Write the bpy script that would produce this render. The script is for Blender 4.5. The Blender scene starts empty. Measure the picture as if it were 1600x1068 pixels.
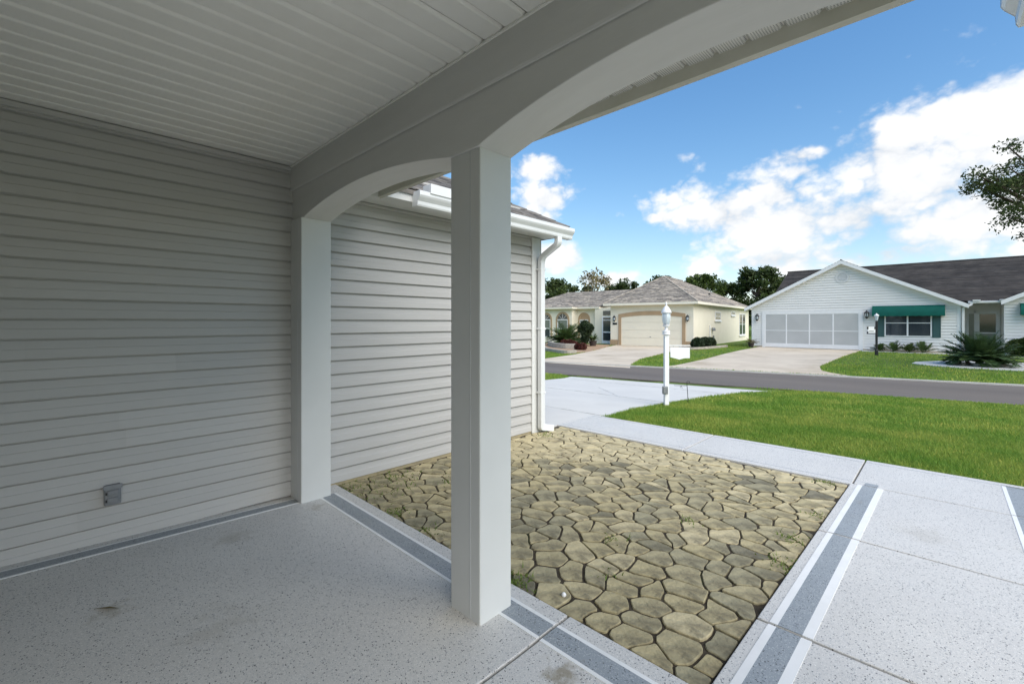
import bpy, math, random
import numpy as np
from mathutils import Vector, Matrix, noise as mnoise
R = math.radians
random.seed(7); rng = np.random.default_rng(7)
sc = bpy.context.scene
COL = sc.collection

# ------------------------------------------------------------------ camera
EYE = 1.29; FWD = R(44)
cam = bpy.data.cameras.new('camera'); camo = bpy.data.objects.new('camera', cam); COL.objects.link(camo)
camo.location = (0, 0, EYE); camo.rotation_euler = (R(90), 0, FWD - R(90))
cam.sensor_width = 36; cam.lens = 36 * 700 / 1600; cam.shift_y = -31 / 1600
cam.clip_start = .05; cam.clip_end = 3000
sc.camera = camo
# ------------------------------------------------------------------ sky
SUN_EL, SUN_AZ = R(44), R(-104)          # azimuth measured from +x (house axis) counter-clockwise: where the sun stands
W = bpy.data.worlds.new('World'); sc.world = W; W.use_nodes = True
nt = W.node_tree; N = nt.nodes; L = nt.links
for n in list(N): N.remove(n)
def wn(t, **k):
    n = N.new(t)
    for a, v in k.items(): setattr(n, a, v)
    return n
def wmath(op, a, b=None, c=None):
    n = wn('ShaderNodeMath', operation=op)
    for i, v in enumerate((a, b, c)):
        if v is None: continue
        if isinstance(v, (int, float)): n.inputs[i].default_value = v
        else: L.new(v, n.inputs[i])
    return n.outputs[0]
wo = wn('ShaderNodeOutputWorld'); bg = wn('ShaderNodeBackground'); bg.inputs[1].default_value = .085
sky = wn('ShaderNodeTexSky', sky_type='NISHITA', sun_disc=False, sun_elevation=SUN_EL, sun_rotation=R(90) - SUN_AZ)
sky.air_density = 1.0; sky.dust_density = .3; sky.ozone_density = 2.0
hs = wn('ShaderNodeHueSaturation'); hs.inputs['Value'].default_value = .71; hs.inputs['Saturation'].default_value = 1.25; hs.inputs['Hue'].default_value = .503; L.new(sky.outputs[0], hs.inputs['Color'])
sm = wn('ShaderNodeVectorMath', operation='MULTIPLY_ADD'); L.new(hs.outputs[0], sm.inputs[0]); sm.inputs[1].default_value = (.12, .12, .12); sm.inputs[2].default_value = (1, 1, 1)
sv = wn('ShaderNodeVectorMath', operation='DIVIDE'); L.new(hs.outputs[0], sv.inputs[0]); L.new(sm.outputs[0], sv.inputs[1])      # roll off the glare near the horizon
tc = wn('ShaderNodeTexCoord'); DIR = tc.outputs['Generated']
def pdir(px, py):
    k = (px - 800) / 700; e = -(py - 503) / 700; c, s = math.cos(FWD), math.sin(FWD)
    return Vector((c + k * s, s - k * c, e)).normalized()
# clouds: banks of cumulus standing where the photograph has them, broken up by noise, and fair-weather cloud elsewhere
BANKS = [(1130, 335, 95, 48), (1230, 355, 120, 62), (1340, 345, 110, 75), (1440, 290, 120, 80), (1540, 215, 130, 85), (1390, 235, 80, 50), (1500, 345, 150, 70),
         (1210, 305, 70, 35), (1215, 405, 130, 30), (1380, 395, 160, 40), (1640, 300, 150, 110),
         (838, 262, 40, 18), (846, 312, 44, 28), (872, 402, 48, 30), (930, 440, 60, 16), (1030, 340, 26, 9), (1250, 245, 40, 16), (1245, 268, 40, 15)]
acc = None
for (px, py, rx, ry) in BANKS:
    c0 = pdir(px, py); k2 = 1 + ((px - 800) / 700) ** 2
    rh, rv = rx / 700 / math.sqrt(k2) * .98, ry / 700 / math.sqrt(k2)
    sub = wn('ShaderNodeVectorMath', operation='SUBTRACT'); L.new(DIR, sub.inputs[0]); sub.inputs[1].default_value = c0
    mul = wn('ShaderNodeVectorMath', operation='MULTIPLY'); L.new(sub.outputs[0], mul.inputs[0]); mul.inputs[1].default_value = (1 / rh, 1 / rh, 1 / rv)
    ln = wn('ShaderNodeVectorMath', operation='LENGTH'); L.new(mul.outputs[0], ln.inputs[0])
    v = wmath('SUBTRACT', 1.0, ln.outputs['Value'])
    acc = v if acc is None else wmath('SMOOTH_MAX', acc, v, .35)
acc = wmath('MAXIMUM', acc, -1.6)
# stretch directions so that cloud detail lies flat
st = wn('ShaderNodeVectorMath', operation='MULTIPLY'); L.new(DIR, st.inputs[0]); st.inputs[1].default_value = (1, 1, 1.45)
def wnoise(scale, det, rough, off=0, dist=0):
    ad = wn('ShaderNodeVectorMath', operation='ADD'); L.new(st.outputs[0], ad.inputs[0]); ad.inputs[1].default_value = (off, off * .7, off * .3)
    n = wn('ShaderNodeTexNoise'); n.inputs['Scale'].default_value = scale; n.inputs['Detail'].default_value = det; n.inputs['Roughness'].default_value = rough
    n.inputs['Distortion'].default_value = dist; L.new(ad.outputs[0], n.inputs['Vector']); return n.outputs['Fac']
big = wnoise(2.1, 4, .5, 29.2); fine = wnoise(11, 9, .58, 1.3, .1); mid = wnoise(6, 6, .5, 8.1)
def billow(scale, off):
    nz = wn('ShaderNodeTexNoise'); nz.inputs['Scale'].default_value = scale * 1.3; nz.inputs['Detail'].default_value = 4; L.new(st.outputs[0], nz.inputs['Vector'])
    w = wn('ShaderNodeVectorMath', operation='MULTIPLY_ADD'); L.new(nz.outputs['Color'], w.inputs[0]); w.inputs[1].default_value = (.09,) * 3; L.new(st.outputs[0], w.inputs[2])
    a_ = wn('ShaderNodeVectorMath', operation='ADD'); L.new(w.outputs[0], a_.inputs[0]); a_.inputs[1].default_value = (off, off, off)
    v = wn('ShaderNodeTexVoronoi', feature='F1'); v.inputs['Scale'].default_value = scale; L.new(a_.outputs[0], v.inputs['Vector']); return v.outputs['Distance']
puff = wmath('ADD', wmath('MULTIPLY_ADD', billow(9, 2.2), -1.6, 1.02), wmath('MULTIPLY_ADD', billow(22, 5.1), -.9, .45))
gen = wmath('MULTIPLY_ADD', big, 7.0, -5.5)                       # scattered cloud over the rest of the sky
acc2 = wmath('MAXIMUM', acc, gen)
den = wmath('ADD', wmath('ADD', wmath('MULTIPLY_ADD', fine, 1.5, -.75), puff), wmath('ADD', acc2, wmath('MULTIPLY_ADD', mid, 1.2, -.6)))
mr = wn('ShaderNodeMapRange', interpolation_type='SMOOTHSTEP'); L.new(den, mr.inputs[0]); mr.inputs[1].default_value = -.1; mr.inputs[2].default_value = .85
mr.inputs[4].default_value = .95
shade = wn('ShaderNodeMapRange'); L.new(wmath('ADD', wmath('MULTIPLY', mid, .8), wmath('MULTIPLY', puff, .9)), shade.inputs[0])
shade.inputs[1].default_value = .0; shade.inputs[2].default_value = .75
cc = wn('ShaderNodeMix', data_type='RGBA'); L.new(shade.outputs[0], cc.inputs[0]); cc.inputs[6].default_value = (2.05, 2.12, 2.22, 1); cc.inputs[7].default_value = (2.8, 2.8, 2.8, 1)
mx = wn('ShaderNodeMix', data_type='RGBA'); L.new(mr.outputs[0], mx.inputs[0]); L.new(sv.outputs[0], mx.inputs[6]); L.new(cc.outputs[2], mx.inputs[7])
L.new(mx.outputs[2], bg.inputs[0]); L.new(bg.outputs[0], wo.inputs[0])
# ------------------------------------------------------------------ sun (veiled: very soft)
sl = bpy.data.lights.new('sun', 'SUN'); sl.energy = 1.05; sl.angle = R(70); sl.color = (1, .94, .85)
so = bpy.data.objects.new('sun', sl); COL.objects.link(so)
sd = Vector((math.cos(SUN_EL) * math.cos(SUN_AZ), math.cos(SUN_EL) * math.sin(SUN_AZ), math.sin(SUN_EL)))
so.rotation_euler = sd.to_track_quat('Z', 'Y').to_euler(); so.location = (0, 0, 30)
# ------------------------------------------------------------------ exposure
sc.view_settings.view_transform = 'Standard'; sc.view_settings.look = 'None'; sc.view_settings.exposure = 2.18; sc.view_settings.gamma = 1
sc.view_settings.use_curve_mapping = False
sc.cycles.max_bounces = 10; sc.cycles.diffuse_bounces = 6

# ------------------------------------------------------------------ materials
MATS = {}
def mat(name, col, col2=None, scale=4., detail=5, rough=.6, bump=0., bscale=40., bdist=.01, metal=0., spec=.3, ramp=(.35, .65), coat=0., objrand=None, islrand=None, stretch=None, trans=0., dirt=None):
    m = bpy.data.materials.new(name); m.use_nodes = True; t = m.node_tree; n = t.nodes; l = t.links
    b = n['Principled BSDF']; b.inputs['Roughness'].default_value = rough; b.inputs['Metallic'].default_value = metal
    b.inputs['Specular IOR Level'].default_value = spec; b.inputs['Coat Weight'].default_value = coat
    tcn = n.new('ShaderNodeTexCoord'); co = tcn.outputs['Object']
    if stretch:
        mp = n.new('ShaderNodeMapping'); mp.inputs['Scale'].default_value = stretch; l.new(co, mp.inputs[0]); co = mp.outputs[0]
    c1 = tuple(col) + (1,)
    if col2 is not None:
        no = n.new('ShaderNodeTexNoise'); no.inputs['Scale'].default_value = scale; no.inputs['Detail'].default_value = detail; no.inputs['Roughness'].default_value = .6
        l.new(co, no.inputs['Vector'])
        r = n.new('ShaderNodeMapRange'); l.new(no.outputs['Fac'], r.inputs[0]); r.inputs[1].default_value, r.inputs[2].default_value = ramp
        mi = n.new('ShaderNodeMix'); mi.data_type = 'RGBA'; l.new(r.outputs[0], mi.inputs[0]); mi.inputs[6].default_value = c1; mi.inputs[7].default_value = tuple(col2) + (1,)
        out = mi.outputs[2]
    else:
        rg = n.new('ShaderNodeRGB'); rg.outputs[0].default_value = c1; out = rg.outputs[0]
    for kind, val in (('obj', objrand), ('isl', islrand)):
        if not val: continue
        if kind == 'obj': src = n.new('ShaderNodeObjectInfo').outputs['Random']
        else: src = n.new('ShaderNodeNewGeometry').outputs['Random Per Island']
        cr = n.new('ShaderNodeValToRGB'); l.new(src, cr.inputs[0]); els = cr.color_ramp.elements
        for i, (p, c) in enumerate(val):
            e = els[i] if i < 2 else els.new(p)
            e.position = p; e.color = tuple(c) + (1,)
        mm = n.new('ShaderNodeMix'); mm.data_type = 'RGBA'; mm.blend_type = 'MULTIPLY'; mm.inputs[0].default_value = 1
        l.new(out, mm.inputs[6]); l.new(cr.outputs[0], mm.inputs[7]); out = mm.outputs[2]
    if dirt:   # (colour, scale, lo, hi): stains
        no = n.new('ShaderNodeTexNoise'); no.inputs['Scale'].default_value = dirt[1]; no.inputs['Detail'].default_value = 8; no.inputs['Roughness'].default_value = .65; l.new(co, no.inputs['Vector'])
        r = n.new('ShaderNodeMapRange'); l.new(no.outputs['Fac'], r.inputs[0]); r.inputs[1].default_value, r.inputs[2].default_value = dirt[2], dirt[3]; r.inputs[4].default_value = dirt[4] if len(dirt) > 4 else .7
        mm = n.new('ShaderNodeMix'); mm.data_type = 'RGBA'; l.new(r.outputs[0], mm.inputs[0]); l.new(out, mm.inputs[6]); mm.inputs[7].default_value = tuple(dirt[0]) + (1,); out = mm.outputs[2]
    l.new(out, b.inputs['Base Color'])
    if bump:
        no = n.new('ShaderNodeTexNoise'); no.inputs['Scale'].default_value = bscale; no.inputs['Detail'].default_value = 6; l.new(co, no.inputs['Vector'])
        bp = n.new('ShaderNodeBump'); bp.inputs['Strength'].default_value = bump; bp.inputs['Distance'].default_value = bdist; l.new(no.outputs['Fac'], bp.inputs['Height']); l.new(bp.outputs[0], b.inputs['Normal'])
    if trans:
        tr = n.new('ShaderNodeBsdfTranslucent'); l.new(out, tr.inputs[0]); ms = n.new('ShaderNodeMixShader'); ms.inputs[0].default_value = trans
        l.new(b.outputs[0], ms.inputs[1]); l.new(tr.outputs[0], ms.inputs[2]); l.new(ms.outputs[0], n['Material Output'].inputs[0])
    MATS[name] = m; return m

def mat_flake(name, base, base2, chipA, chipB, fa=.105, rough=.42):
    """epoxy floor with broadcast colour chips"""
    m = bpy.data.materials.new(name); m.use_nodes = True; t = m.node_tree; n = t.nodes; l = t.links; b = n['Principled BSDF']
    tcn = n.new('ShaderNodeTexCoord'); co = tcn.outputs['Object']
    def noise(s, d=5, r=.6):
        q = n.new('ShaderNodeTexNoise'); q.inputs['Scale'].default_value = s; q.inputs['Detail'].default_value = d; q.inputs['Roughness'].default_value = r; l.new(co, q.inputs['Vector']); return q.outputs['Fac']
    def mrange(v, a, c, o=1.):
        q = n.new('ShaderNodeMapRange'); l.new(v, q.inputs[0]); q.inputs[1].default_value = a; q.inputs[2].default_value = c; q.inputs[4].default_value = o; return q.outputs[0]
    def mixc(f, a, c, blend='MIX'):
        q = n.new('ShaderNodeMix'); q.data_type = 'RGBA'; q.blend_type = blend
        if isinstance(f, float): q.inputs[0].default_value = f
        else: l.new(f, q.inputs[0])
        for s_, v in ((6, a), (7, c)):
            if isinstance(v, tuple): q.inputs[s_].default_value = v + (1,)
            else: l.new(v, q.inputs[s_])
        return q.outputs[2]
    col = mixc(mrange(noise(1.3), .35, .65), base, base2)
    def mul(a, v):
        q = n.new('ShaderNodeMath'); q.operation = 'MULTIPLY'; l.new(a, q.inputs[0])
        if isinstance(v, float): q.inputs[1].default_value = v
        else: l.new(v, q.inputs[1])
        return q.outputs[0]
    for sc_, thr, c_, seed in ((165., fa, chipA, 0), (215., fa * 1.6, chipB, 3), (280., .22, tuple(min(1, x * 1.25) for x in base), 9)):
        mp = n.new('ShaderNodeMapping'); mp.inputs['Location'].default_value = (seed, seed, 0); l.new(co, mp.inputs[0])
        nw = n.new('ShaderNodeTexNoise'); nw.inputs['Scale'].default_value = 60; l.new(mp.outputs[0], nw.inputs['Vector'])
        wv = n.new('ShaderNodeMix'); wv.data_type = 'VECTOR'; wv.inputs[0].default_value = .012; l.new(mp.outputs[0], wv.inputs[4]); l.new(nw.outputs['Color'], wv.inputs[5])
        v = n.new('ShaderNodeTexVoronoi'); v.inputs['Scale'].default_value = sc_; l.new(wv.outputs[1], v.inputs['Vector'])
        sp = n.new('ShaderNodeSeparateColor'); l.new(v.outputs['Color'], sp.inputs[0])
        lt = n.new('ShaderNodeMath'); lt.operation = 'LESS_THAN'; l.new(sp.outputs[0], lt.inputs[0]); lt.inputs[1].default_value = thr
        dd = n.new('ShaderNodeMath'); dd.operation = 'LESS_THAN'; l.new(v.outputs['Distance'], dd.inputs[0]); dd.inputs[1].default_value = .46
        col = mixc(mul(lt.outputs[0], dd.outputs[0]), col, c_)
    # rain and leaf stains
    col = mixc(mrange(noise(.9, 9, .7), .58, .76, .42), col, (.34, .31, .23))
    col = mixc(mrange(noise(3.1, 8, .7), .64, .73, .5), col, (.25, .23, .18))
    for (sx, sy, sr_, op) in ((1.31, 1.00, .15, .85), (1.30, 3.16, .12, .5), (.20, 2.64, .16, .6), (.75, 3.05, .22, .35), (.5, 2.2, .3, .2), (3.7, .1, .3, .2)):
        sb_ = n.new('ShaderNodeVectorMath'); sb_.operation = 'DISTANCE'; l.new(co, sb_.inputs[0]); sb_.inputs[1].default_value = (sx, sy, 0)
        rad = n.new('ShaderNodeMath'); rad.operation = 'MULTIPLY_ADD'; l.new(noise(14, 8, .7), rad.inputs[0]); rad.inputs[1].default_value = sr_ * 2.4; l.new(sb_.outputs['Value'], rad.inputs[2])
        col = mixc(mrange(rad.outputs[0], sr_ * 1.75, sr_ * 1.25, op), col, (.27, .235, .165))
    l.new(col, b.inputs['Base Color'])
    rr = mrange(noise(2.2), .3, .7); q = n.new('ShaderNodeMapRange'); l.new(rr, q.inputs[0]); q.inputs[3].default_value = rough - .08; q.inputs[4].default_value = rough + .15; l.new(q.outputs[0], b.inputs['Roughness'])
    b.inputs['Specular IOR Level'].default_value = .35
    bp = n.new('ShaderNodeBump'); bp.inputs['Strength'].default_value = .12; bp.inputs['Distance'].default_value = .004; l.new(noise(120, 4), bp.inputs['Height']); l.new(bp.outputs[0], b.inputs['Normal'])
    MATS[name] = m; return m

def mat_glass(name, col=(.04, .05, .06), rough=.06):
    m = mat(name, col, rough=rough, spec=.8); return m
def mat_soffit_vent():
    m = mat('vent_soffit', (.72, .71, .66), rough=.5); t = m.node_tree; n = t.nodes; l = t.links; b = n['Principled BSDF']
    tcn = n.new('ShaderNodeTexCoord'); mp = n.new('ShaderNodeMapping'); mp.inputs['Scale'].default_value = (110, 110, 110); l.new(tcn.outputs['Object'], mp.inputs[0])
    fr = n.new('ShaderNodeVectorMath'); fr.operation = 'FRACTION'; l.new(mp.outputs[0], fr.inputs[0])
    sb = n.new('ShaderNodeVectorMath'); sb.operation = 'SUBTRACT'; l.new(fr.outputs[0], sb.inputs[0]); sb.inputs[1].default_value = (.5, .5, 0)
    ml = n.new('ShaderNodeVectorMath'); ml.operation = 'MULTIPLY'; l.new(sb.outputs[0], ml.inputs[0]); ml.inputs[1].default_value = (1, 1, 0)
    ln = n.new('ShaderNodeVectorMath'); ln.operation = 'LENGTH'; l.new(ml.outputs[0], ln.inputs[0])
    lt = n.new('ShaderNodeMath'); lt.operation = 'LESS_THAN'; l.new(ln.outputs['Value'], lt.inputs[0]); lt.inputs[1].default_value = .3
    mi = n.new('ShaderNodeMix'); mi.data_type = 'RGBA'; l.new(lt.outputs[0], mi.inputs[0]); mi.inputs[6].default_value = (.72, .71, .66, 1); mi.inputs[7].default_value = (.26, .26, .24, 1); l.new(mi.outputs[2], b.inputs['Base Color'])
    return m

mat('siding', (.475, .465, .445), (.445, .435, .418), objrand=[(0, (.955, .955, .955)), (1, (1.03, 1.03, 1.03))], scale=2.2, rough=.5, bump=.10, bscale=30, bdist=.004, stretch=(.25, 1, 1.5), dirt=((.40, .39, .33), 1.6, .62, .85, .35))
mat('trim', (.64, .645, .625), (.605, .61, .59), scale=1.7, rough=.42, bump=.04, bscale=60, bdist=.003, dirt=((.50, .49, .43), 2.3, .66, .9, .35))
mat('beam', (.62, .615, .59), (.585, .58, .555), scale=2.5, rough=.55, bump=.18, bscale=22, bdist=.006, stretch=(4, .6, 3))
mat('ceiling', (.82, .81, .76), (.79, .78, .73), scale=1.5, rough=.45, bump=.03, bscale=50, dirt=((.52, .50, .43), .8, .5, .8, .5))
mat('gutter_white', (.70, .71, .70), (.66, .67, .66), scale=3, rough=.3, spec=.45, dirt=((.55, .54, .48), 4, .66, .85, .4))
mat('fascia', (.58, .57, .50), (.50, .49, .41), scale=3, rough=.5, dirt=((.36, .34, .27), 3, .6, .8, .4))
mat('foundation', (.46, .38, .22), (.34, .29, .19), scale=9, rough=.9, bump=.4, bscale=60)
mat_soffit_vent()
mat('shingle', (.19, .178, .165), (.13, .124, .116), scale=14, rough=.95, bump=.5, bscale=220, bdist=.004, islrand=[(0, (.6, .6, .62)), (.5, (1, .98, .95)), (1, (1.25, 1.2, 1.12))])
mat_flake('flake', (.61, .595, .56), (.555, .54, .51), (.10, .105, .11), (.36, .375, .38))
mat_flake('flake_band', (.30, .325, .34), (.26, .285, .30), (.07, .075, .08), (.45, .47, .48), fa=.12)
mat('white_line', (.80, .80, .785), (.74, .74, .72), scale=6, rough=.5, bump=.1, bscale=150, bdist=.002, dirt=((.45, .42, .34), 2.4, .62, .8, .5))
mat('grey_line', (.50, .51, .52), rough=.6)
mat('joint_dark', (.055, .05, .042), (.10, .09, .07), scale=30, rough=1)
mat('mortar', (.040, .032, .022), (.075, .06, .04), scale=16, rough=1, bump=.6, bscale=120, dirt=((.06, .09, .025), 1.8, .6, .72, .7))
mat('stone', (.46, .395, .235), (.25, .215, .13), scale=7, detail=12, rough=.8, bump=1., bscale=22, bdist=.014, ramp=(.36, .70), spec=.25,
    objrand=[(0, (.55, .58, .66)), (.05, (.60, .63, .68)), (.12, (.82, .86, .92)), (.40, (.96, .97, .98)), (.75, (1.06, 1.05, 1.0)), (1, (1.32, 1.32, 1.36))], dirt=((.12, .105, .07), 8, .53, .70, .85))
mat('concrete', (.63, .615, .575), (.58, .565, .53), scale=1.1, rough=.7, bump=.15, bscale=90, dirt=((.48, .47, .44), .7, .55, .8, .5))
mat('concrete_tan', (.64, .55, .43), (.56, .475, .37), scale=.8, rough=.8, bump=.1, bscale=70, dirt=((.33, .26, .17), .45, .50, .74, .7))
mat('kerb', (.50, .48, .43), (.42, .40, .35), scale=2, rough=.85)
mat('asphalt', (.165, .141, .120), (.132, .113, .098), scale=.6, rough=.85, bump=.3, bscale=150, stretch=(1, .12, 1), dirt=((.20, .18, .165), .4, .5, .8, .6))
mat('soil_grass', (.12, .19, .025), (.08, .125, .02), scale=3, rough=1, bump=.5, bscale=30, dirt=((.12, .10, .045), 1.1, .62, .8, .5))
mat('grass', (.19, .335, .055), (.335, .42, .09), scale=1.1, rough=.55, spec=.2, ramp=(.4, .62), trans=.45,
    islrand=[(0, (.65, .72, .6)), (.5, (1, 1, 1)), (.90, (1.25, 1.12, .9)), (1, (2.2, 1.45, 1.8))])
mat('weed', (.12, .20, .03), (.17, .22, .05), scale=20, rough=.6, trans=.3)
mat('white_siding', (.82, .805, .78), (.79, .775, .75), scale=1.2, rough=.5)
mat('vent_white', (.66, .66, .65), rough=.5)
mat('white_paint', (.82, .82, .82), (.78, .78, .78), scale=4, rough=.4)
mat('screen', (.50, .505, .50), (.46, .465, .46), scale=1.1, rough=.8)
mat('stucco', (.80, .745, .61), (.76, .705, .57), scale=1.3, rough=.85, bump=.3, bscale=40)
mat('stucco_tan', (.44, .31, .19), (.38, .27, .165), scale=2, rough=.85)
mat('cream_door', (.80, .74, .60), (.77, .71, .58), scale=1, rough=.6)
mat('cream_trim', (.80, .75, .63), rough=.6)
mat('roof_tan', (.41, .365, .31), (.215, .192, .168), scale=3.2, detail=7, rough=.95, ramp=(.36, .62), stretch=(1.2, 1.2, 4), islrand=[(0, (.62, .62, .64)), (.5, (1, 1, 1)), (1, (1.4, 1.36, 1.3))])
mat('roof_dark', (.040, .037, .036), (.085, .078, .072), scale=1.5, detail=8, rough=.95, ramp=(.35, .75), islrand=[(0, (.8, .8, .8)), (1, (1.25, 1.2, 1.15))])
mat('awning', (.0, .10, .075), (.0, .085, .065), scale=3, rough=.75)
mat('shutter', (.045, .10, .10), rough=.6)
mat('black_metal', (.012, .012, .013), rough=.45, spec=.5)
mat('grey_metal', (.24, .25, .26), (.19, .20, .21), scale=20, rough=.45, metal=.3, spec=.5)
mat_glass('glass_dark'); mat_glass('glass_blind', (.16, .18, .15), .2)
mat('low_bounce_dark', (.05, .05, .048), rough=.8)  # made-up dark colour for the unseen rear wall, cuts bounce light
mat('lamp_glass', (.55, .62, .66), rough=.12, spec=.8)
mat('gravel', (.74, .72, .68), (.55, .53, .48), scale=14, rough=.9, bump=.8, bscale=60)
mat('mulch', (.10, .045, .025), (.16, .08, .045), scale=12, rough=1, bump=.7, bscale=60)
mat('bed_sand', (.42, .29, .18), (.33, .22, .14), scale=6, rough=.95)
mat('edging', (.42, .38, .32), (.30, .27, .23), scale=5, rough=.9, bump=.5, bscale=20)
mat('bark', (.12, .095, .07), (.07, .055, .042), scale=8, rough=.95, bump=.8, bscale=20, stretch=(1, 1, .3))
leafr = [(0, (.55, .58, .55)), (.5, (1, 1, 1)), (1, (1.5, 1.4, 1.15))]
mat('leaf_oak', (.038, .062, .02), (.075, .105, .03), scale=.35, rough=.55, trans=.22, islrand=leafr)
mat('leaf_mid', (.05, .085, .022), (.085, .12, .03), scale=.4, rough=.55, trans=.25, islrand=leafr)
mat('leaf_dry', (.15, .125, .06), (.22, .19, .10), scale=.5, rough=.6, trans=.25, islrand=leafr)
mat('leaf_dark', (.022, .040, .018), (.035, .055, .022), scale=2, rough=.5, trans=.15, islrand=leafr)
mat('leaf_palm', (.055, .10, .028), (.085, .135, .04), scale=2, rough=.45, trans=.2, islrand=leafr)
mat('leaf_cycad', (.05, .095, .038), (.09, .14, .05), scale=1.5, rough=.4, trans=.15, islrand=leafr)
mat('leaf_red', (.11, .025, .022), (.07, .03, .02), scale=5, rough=.6, trans=.2, islrand=leafr)
mat('pot_dark', (.05, .04, .035), rough=.6); mat('pot_clay', (.22, .09, .05), (.15, .06, .035), scale=8, rough=.8)

# ------------------------------------------------------------------ mesh helpers
class MB:
    def __init__(s): s.v = []; s.f = []
    def add(s, vs, fs):
        o = len(s.v); s.v += [tuple(p) for p in vs]; s.f += [tuple(i + o for i in f) for f in fs]; return s
    def box(s, x0, x1, y0, y1, z0, z1):
        return s.add([(x0, y0, z0), (x1, y0, z0), (x1, y1, z0), (x0, y1, z0), (x0, y0, z1), (x1, y0, z1), (x1, y1, z1), (x0, y1, z1)],
                     [(3, 2, 1, 0), (4, 5, 6, 7), (0, 1, 5, 4), (1, 2, 6, 5), (2, 3, 7, 6), (3, 0, 4, 7)])
    def prism(s, poly, lo, hi, ax):
        """poly (p,q) extruded along axis ax from lo to hi; ax 'x': (p,q)=(y,z); 'y': (x,z); 'z': (x,y)"""
        n = len(poly); T = {'x': lambda p, q, h: (h, p, q), 'y': lambda p, q, h: (p, h, q), 'z': lambda p, q, h: (p, q, h)}[ax]
        a = sum(poly[i][0] * poly[(i + 1) % n][1] - poly[(i + 1) % n][0] * poly[i][1] for i in range(n))
        if (a < 0) != (ax == 'y'): poly = poly[::-1]
        vs = [T(p, q, lo) for p, q in poly] + [T(p, q, hi) for p, q in poly]
        return s.add(vs, [tuple(range(n))[::-1], tuple(range(n, 2 * n))] + [(i, (i + 1) % n, n + (i + 1) % n, n + i) for i in range(n)])
    def strip(s, rows, close=False):
        """rows: list of equally long point lists -> quad grid"""
        m = len(rows[0]); vs = [p for r in rows for p in r]; fs = []
        for i in range(len(rows) - 1):
            for j in range(m if close else m - 1):
                k = (j + 1) % m; fs.append((i * m + j, i * m + k, (i + 1) * m + k, (i + 1) * m + j))
        return s.add(vs, fs)
    def tube(s, path, rad, n=8, caps=True, rect=None, up0=None):
        path = [Vector(p) for p in path]; rows = []
        up = Vector(up0) if up0 else None
        for i, p in enumerate(path):
            t = (path[min(i + 1, len(path) - 1)] - path[max(i - 1, 0)]).normalized()
            if up is None: up = Vector((0, 0, 1)) if abs(t.z) < .9 else Vector((1, 0, 0))
            sd_ = t.cross(up).normalized(); up = sd_.cross(t).normalized()
            r = rad[i] if isinstance(rad, (list, tuple)) else rad
            if rect: pts = [p + sd_ * x * rect[0] / 2 + up * y * rect[1] / 2 for x, y in ((-.86, -1), (.86, -1), (1, -.86), (1, .86), (.86, 1), (-.86, 1), (-1, .86), (-1, -.86))]
            else: pts = [p + (sd_ * math.cos(2 * math.pi * k / n) + up * math.sin(2 * math.pi * k / n)) * r for k in range(n)]
            rows.append([tuple(q) for q in pts])
        s.strip(rows, True)
        if caps:
            m = len(rows[0]); o = len(s.v) - m * len(rows)
            s.f += [tuple(range(o, o + m))[::-1], tuple(range(len(s.v) - m, len(s.v)))]
        return s
    def lathe(s, prof, c=(0, 0, 0), n=16):
        rows = [[(c[0] + r * math.cos(2 * math.pi * k / n), c[1] + r * math.sin(2 * math.pi * k / n), c[2] + z) for k in range(n)] for r, z in prof]
        s.strip(rows, True); m = n; o = len(s.v) - m * len(rows)
        s.f += [tuple(range(o, o + m))[::-1], tuple(range(len(s.v) - m, len(s.v)))]
        return s
    def mesh(s, name):
        me = bpy.data.meshes.new(name); me.from_pydata(s.v, [], s.f); me.update(); return me
    def build(s, name, m, parent=None, smooth=False, bevel=0., loc=None):
        me = s.mesh(name); me.materials.append(MATS[m])
        if smooth: me.shade_smooth()
        o = link(name, me, parent)
        if loc: o.location = loc
        if bevel:
            md = o.modifiers.new('bevel', 'BEVEL'); md.width = bevel; md.segments = 2; md.limit_method = 'ANGLE'; md.angle_limit = R(40)
        return o
def link(name, me, parent=None):
    o = bpy.data.objects.new(name, me); COL.objects.link(o)
    if parent: o.parent = parent
    return o
def tag(o, label=None, cat=None, group=None, kind=None):
    for k, v in (('label', label), ('category', cat), ('group', group), ('kind', kind)):
        if v: o[k] = v
    return o
def empty(name, loc=(0, 0, 0), rz=0, **k):
    o = bpy.data.objects.new(name, None); o.empty_display_size = .2; COL.objects.link(o); o.location = loc; o.rotation_euler.z = rz; return tag(o, **k)
def rawmesh(name, V, loops, starts, m, parent=None, smooth=False):
    me = bpy.data.meshes.new(name); nv = len(V); me.vertices.add(nv); me.vertices.foreach_set('co', np.asarray(V, np.float32).ravel())
    me.loops.add(len(loops)); me.loops.foreach_set('vertex_index', np.asarray(loops, np.int32))
    me.polygons.add(len(starts)); me.polygons.foreach_set('loop_start', np.asarray(starts, np.int32))
    me.update(calc_edges=True); me.validate(); me.materials.append(MATS[m])
    if smooth: me.shade_smooth()
    return link(name, me, parent)
def copyto(o, parent=None, loc=None, rz=None):
    c = o.copy(); COL.objects.link(c); c.parent = parent
    if loc is not None: c.location = loc
    if rz is not None: c.rotation_euler.z = rz
    return c

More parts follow.
